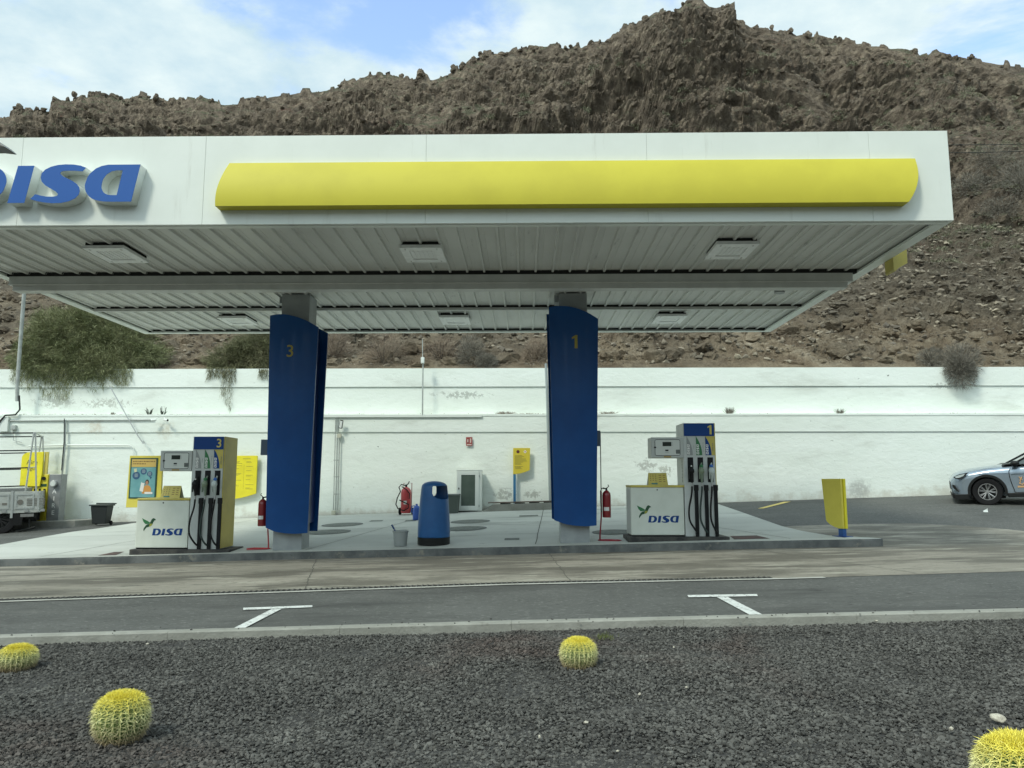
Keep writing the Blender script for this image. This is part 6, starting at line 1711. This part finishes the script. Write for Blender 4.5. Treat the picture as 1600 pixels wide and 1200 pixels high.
    mb = MB(); mb.ball((.66, -.10, 1.05), .09, 16, 0, (1.15, .9, .72)); mb.box(.60, .72, -.08, .04, .975, 1.0); mb.build('mirror', m_cardark, t, 0, True)
    # door mark: small orange emblem with a caption bar
    mb = MB()
    for a_, b_ in [((.72, .70), (.78, .62)), ((.79, .70), (.73, .60)), ((.75, .60), (.72, .53)), ((.72, .53), (.78, .50)), ((.78, .50), (.83, .55))]: mb.tube([(a_[0], -.004, a_[1]), (b_[0], -.004, b_[1])], .013, 5)
    mb.box(.67, .96, -.006, -.001, .43, .475); mb.build('door_mark', m_orange, t)
    return t
car = make_car()
car.rotation_euler = (R(2), R(-2.4), R(-27))

# ================================================================ FLATBED TRUCK at the left edge
def make_truck():
    xe = at(73, 780, 20.8).x
    z = G(xe, 20.6)
    t = thing('flatbed_truck', 'white flatbed truck with a ladder rack at the left edge', 'truck', (xe, 20.3, z))
    # local: rear end x=0, goes to -5.5; near side y=0
    def lz(py): return at(40, py, 20.3).z - z
    def lx(px): return at(px, 780, 20.3).x - xe
    zb0, zb1 = lz(799), lz(766)
    mb = MB()
    mb.box(lx(18) + .03, -.02, 0, .04, zb0 + .05, zb1); mb.box(-4.0, lx(18) - .03, 0, .04, zb0 + .05, zb1); mb.box(-4.0, 0, 1.96, 2.0, zb0 + .05, zb1); mb.box(-.04, 0, .041, 1.959, zb0 + .05, zb1)
    bs = mb.build('side_board', m_truckw, t, .008)
    mb = MB()
    for a_, b_ in ((lx(22), -.12), (lx(-60), lx(14))):
        mb.box(a_, b_, -.012, -.0003, zb1 - .10, zb1 - .06); mb.box(a_, b_, -.012, -.0003, zb0 + .09, zb0 + .13); mb.box(a_, a_ + .04, -.012, -.0003, zb0 + .1302, zb1 - .1002); mb.box(b_ - .04, b_, -.012, -.0003, zb0 + .1302, zb1 - .1002)
    mb.build('board_frame', m_alu, bs)
    mb = MB()
    for k in range(5): mb.box(lx(38), lx(63), -.008, -.0003, zb0 + .17 + k * .042, zb0 + .19 + k * .042)
    mb.cyl((lx(29), -.01, zb0 + .27), (lx(29), -.0003, zb0 + .27), .07, n=20); mb.box(lx(5), lx(13), -.006, -.0003, zb0 + .2, zb0 + .26); mb.build('board_slats', mat('slat_brown', (.16, .15, .13), .7), bs)
    mb = MB(); mb.box(lx(18) - .028, lx(18) + .028, -.015, .05, zb0 - .15, zb1 + .02); mb.box(-.05, .0, -.012, -.0004, zb0, zb1); mb.build('post', m_alu, t)
    for px in (8, 38, 60):
        mb = MB(); mb.box(lx(px) - .05, lx(px) + .05, -.025, -.001, zb0 + .0, zb0 + .07); mb.build('latch', m_steel, t)
    mb = MB(); mb.box(-4.0, 0, 0.0, 2.0, zb0 - .02, zb0 + .049); mb.build('deck', m_truckw, t)
    mb = MB(); mb.box(-4.9, -.1, .55, .68, zb0 - .28, zb0 - .021); mb.box(-4.9, -.1, 1.32, 1.45, zb0 - .28, zb0 - .021); mb.box(-.3, -.15, .1, 1.9, zb0 - .2, zb0 - .05); mb.box(lx(30), lx(50), .05, .25, zb0 - .16, zb0 - .022); mb.box(-.2, -.1, .1, .3, zb0 - .18, zb0 - .022); mb.build('chassis', m_dark, t)
    mb = MB(); mb.tube([(lx(20), .1, zb0 - .55), (lx(50), .1, zb0 - .42)], .03, 8); mb.tube([(lx(42), .1, zb0 - .1), (lx(42), .1, zb0 - .45)], .02, 8); mb.build('underrun_bar', m_dark, t)
    mb = MB(); mb.prism([(lx(20), .3 * 0 + zb0 - .35), (lx(32), zb0 - .35), (lx(34), zb0 - .05), (lx(18), zb0 - .05)], .0, .03); mb.build('mudguard', m_rubber, t)
    mb = MB(); mb.box(lx(30), lx(48), -.004, .04, zb0 - .13, zb0 - .05); mb.build('number_plate', mat('dirty_plate', (.2, .2, .19), .6), t)
    # rolled mesh / box on the deck
    mb = MB(); mb.box(-3.6, lx(36), .3, 1.5, zb0 + .05, zb1 + .10); mb.build('load_crate', mat('crate_grey', (.20, .21, .20), .7, (.28, .29, .28), 30), t, .02)
    # rack
    ztop = lz(671); zr = [lz(672), lz(700), lz(728), lz(757)]
    for yb in (.02, 1.95):
        mb = MB(); mb.tube([(-3.8, yb, zb1 - .05), (-3.8, yb, ztop)], .022, 8); mb.build('rack_upright', m_alu, t, 0, True)
        mb = MB(); mb.tube([(lx(35), yb, zb1 - .05), (lx(43), yb, ztop)], .022, 8); mb.tube([(lx(50), yb, zb1 - .05), (lx(45), yb, ztop)], .022, 8); mb.build('rack_upright', m_alu, t, 0, True)
        mb = MB()
        for i, zz3 in enumerate(zr): mb.tube([(-3.8, yb, zz3 - .04), (lx([43, 40, 37, 34][i]), yb, zz3)], .017, 8)
        mb.build('rack_rail', m_cardark, t, 0, True)
        mb = MB(); mb.tube([(lx(37), yb, zr[2] - .0), (lx(49), yb, zr[2] + .02)], .012, 6); mb.build('rack_brace', m_alu, t)
    mb = MB()
    for i, zz3 in enumerate(zr[:1]): mb.tube([(lx(44), .02, zz3), (lx(44), 1.95, zz3)], .02, 8)
    mb.build('cross_bar', m_alu, t, 0, True)
    for x in (lx(2), -4.4):
        for y in (.16, 1.84): wheel(t, (x, y, .40), .40, .26, 6, mr_=mat('truck_rim', (.03, .03, .03), .6, spec=.2))
    # cab (outside the picture)
    mb = MB(); mb.add([(-5.6, .05, .45), (-4.1, .05, .45), (-4.1, .05, 2.1), (-5.1, .05, 2.1), (-5.55, .05, 1.3), (-5.6, 1.95, .45), (-4.1, 1.95, .45), (-4.1, 1.95, 2.1), (-5.1, 1.95, 2.1), (-5.55, 1.95, 1.3)],
                       [(0, 1, 2, 3, 4), (9, 8, 7, 6, 5), (0, 4, 9, 5), (4, 3, 8, 9), (3, 2, 7, 8), (2, 1, 6, 7), (1, 0, 5, 6)]); cb = mb.build('cab', m_truckw, t, .05)
    mb = MB(); mb.prism([(-5.35, 1.35), (-4.4, 1.35), (-4.4, 1.95), (-5.0, 1.95)], .040, .049); mb.build('window', m_carglass, cb)
    t.rotation_euler = (0, R(-1.5), R(27))
    t.location = (xe - .30, 21.0, G(xe, 20.6) - .03)
    return t
make_truck()

# ================================================================ POWER LINES, LAMP HEAD
for (a, b, lab) in [((1380, 226.5), (1700, 223), 'upper of two thin power lines against the slope'), ((1380, 240), (1700, 233), 'lower of two thin power lines against the slope')]:
    p, q = at(*a, 42), at(*b, 42); d = q - p
    mb = MB(); mb.tube([p - d * .5 + Vector((0, 0, .1)), p, p + d * .5 + Vector((0, 0, -.06)), q, q + d + Vector((0, 0, .3))], .018, 6)
    tag(mb.build('power_line', m_cable, None), lab, 'cable', 'power lines')
p = at(0, 226, 9.2)
t = thing('area_lamp', 'grey lamp head jutting into the top left of the canopy front', 'lamp', (p.x - .9, 9.2, G(p.x, 9)))
zl = p.z - t.location.z
mb = MB(); mb.prism([(.3, zl - .08), (.9, zl - .07), (1.06, zl - .09), (.98, zl - .02), (.8, zl + .08), (.3, zl + .10)], -.12, .12); mb.build('head', mat('lamp_grey', (.2, .2, .18), .5), t, .015)
mb = MB(); mb.tube([(0, 0, 0), (0, 0, zl - .1), (.05, 0, zl - .02), (.35, 0, zl)], .05, 10); mb.build('pole', m_post, t, 0, True)

# ================================================================ CACTI
m_cact = mat('cactus_green', (.10, .17, .045), .6, (.16, .23, .06), 6)
def spine_mat():
    m = bpy.data.materials.new('cactus_spine'); m.use_nodes = True; n = m.node_tree.nodes; l = m.node_tree.links; p = n['Principled BSDF']; p.inputs['Roughness'].default_value = .5
    tcn = n.new('ShaderNodeTexCoord'); sp = n.new('ShaderNodeSeparateXYZ'); l.new(tcn.outputs['Object'], sp.inputs[0])
    r = n.new('ShaderNodeValToRGB'); r.color_ramp.elements[0].position = .55; r.color_ramp.elements[0].color = (.74, .72, .36, 1); r.color_ramp.elements[1].position = .95; r.color_ramp.elements[1].color = (.80, .70, .10, 1)
    e = r.color_ramp.elements.new(.1); e.color = (.34, .27, .15, 1)
    l.new(sp.outputs['Z'], r.inputs[0])
    g = n.new('ShaderNodeNewGeometry'); h = n.new('ShaderNodeHueSaturation'); q = n.new('ShaderNodeMapRange'); q.inputs[3].default_value = .7; q.inputs[4].default_value = 1.2
    l.new(g.outputs['Random Per Island'], q.inputs[0]); l.new(q.outputs[0], h.inputs['Value']); l.new(r.outputs[0], h.inputs['Color']); l.new(h.outputs[0], p.inputs['Base Color'])
    return m
m_spine = spine_mat()
def make_cactus(px, py, rad, hgt, lab, seed, nr=24):
    rg = np.random.default_rng(seed); p = hit(px, py, lambda x, y: gz(x))
    t = thing('barrel_cactus', lab, 'cactus', (p.x, p.y, p.z + .0), rg.uniform(0, 6), 'golden barrel cacti in the gravel bed')
    # unit cactus: radius 1, z 0..1 -> scaled
    na, nv = nr * 8, 28
    V = []
    for i in range(nv + 1):
        v = i / nv; ph = PI * (.06 + .92 * (1 - v)); 
        rr_ = math.sin(ph) ** .75; z = .5 - .5 * math.cos(PI * v * .985 + .02); z = .5 + .5 * math.sin((v - .5) * PI) * .98
        if v > .9: z -= (v - .9) * .55
        for k in range(na):
            a = 2 * PI * k / na; rib = 1 + .085 * (abs(math.cos(nr * a / 2)) ** 1.0 - .5) * 2 * min(1, rr_ * 1.5)
            V.append((rr_ * rib * math.cos(a) * rad, rr_ * rib * math.sin(a) * rad, z * hgt - .01))
    F = [(i * na + k, i * na + (k + 1) % na, (i + 1) * na + (k + 1) % na, (i + 1) * na + k) for i in range(nv) for k in range(na)]
    F.append([nv * na + k for k in range(na)])
    mb = MB(); mb.add(V, F); mb.build('stem', m_cact, t, 0, True)
    P, Dn, Ln = [], [], []
    for r_ in range(nr):
        a = 2 * PI * r_ / nr
        for i in range(15):
            v = .06 + .86 * (i / 14) ** .85; ph = PI * (.06 + .92 * (1 - v)); rr_ = math.sin(ph) ** .75; z = .5 + .5 * math.sin((v - .5) * PI) * .98
            if v > .9: z -= (v - .9) * .55
            c = np.array([rr_ * 1.085 * math.cos(a) * rad, rr_ * 1.085 * math.sin(a) * rad, z * hgt - .01])
            nrm = np.array([math.cos(a) * math.sin(PI * (1 - v) * .9 + .1), math.sin(a) * math.sin(PI * (1 - v) * .9 + .1), math.cos(PI * (1 - v)) * .9])
            tan = np.array([-math.sin(a), math.cos(a), 0]); up = np.cross(nrm, tan)
            for q in range(9):
                ang = 2 * PI * q / 9 + rg.uniform(-.2, .2); d = nrm * .55 + tan * math.cos(ang) + up * math.sin(ang) * .8
                if q == 8: d = nrm * 1.3 - np.array([0, 0, .5])
                P.append(c); Dn.append(d + rg.normal(0, .12, 3)); Ln.append(rad * rg.uniform(.20, .34))
    # woolly crown
    for q in range(1900):
        rr_ = math.sqrt(rg.random()) * .56; a = rg.uniform(0, 2 * PI)
        c = np.array([rr_ * rad * math.cos(a), rr_ * rad * math.sin(a), hgt * (.96 - .12 * rr_ ** 2)])
        P.append(c); Dn.append(np.array([math.cos(a) * rr_ * .9, math.sin(a) * rr_ * .9, .75]) + rg.normal(0, .38, 3)); Ln.append(rad * rg.uniform(.12, .32))
    P, Dn, Ln = np.array(P), unit(np.array(Dn)), np.array(Ln)
    V, F = [], []
    n = len(P); s1 = unit(np.cross(Dn, rg.normal(size=(n, 3)))); s2 = np.cross(Dn, s1); wd = rad * .0135
    bend = np.array([0, 0, -1]) * (Ln * .12)[:, None]
    A = [P + (s1 * math.cos(2 * PI * k / 3) + s2 * math.sin(2 * PI * k / 3)) * wd for k in range(3)]
    Bm = [P + Dn * (Ln * .55)[:, None] + (s1 * math.cos(2 * PI * k / 3) + s2 * math.sin(2 * PI * k / 3)) * wd * .8 for k in range(3)]
    tip = P + Dn * Ln[:, None] + bend
    V = np.stack(A + Bm + [tip], 1).reshape(-1, 3)
    f = np.array([[0, 1, 4], [0, 4, 3], [1, 2, 5], [1, 5, 4], [2, 0, 3], [2, 3, 5], [3, 4, 6], [4, 5, 6], [5, 3, 6]])
    F = (f[None] + (np.arange(n) * 7)[:, None, None]).reshape(-1, 3)
    o = npmesh('spines', V / hgt, F, m_spine, t); o.scale = (hgt, hgt, hgt)
    return t
make_cactus(187, 1158, .128, .262, 'golden barrel cactus nearest at the lower left, whole and round', 1)
make_cactus(26, 1046, .125, .185, 'golden barrel cactus cut by the left edge near the kerb', 2)
make_cactus(904, 1044, .118, .215, 'golden barrel cactus standing alone at the centre of the gravel', 3)
make_cactus(1604, 1262, .158, .275, 'golden barrel cactus with bright yellow crown in the lower right corner', 4, 28)
# small green weed by the kerb
p = hit(945, 1002, lambda x, y: gz(x)); rg = np.random.default_rng(77); n = 120
V, F = blades(rg.normal(0, .03, (n, 3)) * [1.6, 1, .4] + [0, 0, .02], unit(rg.normal(0, .5, (n, 3)) + [.2, 0, 1]), rg.uniform(.02, .05, n), rg.uniform(.002, .004, n), rg)
o = npmesh('weed', V, F, mat('weed_green', (.10, .12, .03), .8)); o.location = (p.x, p.y, p.z + .01); tag(o, 'tiny green weed in the gravel above the centre cactus', 'plant')
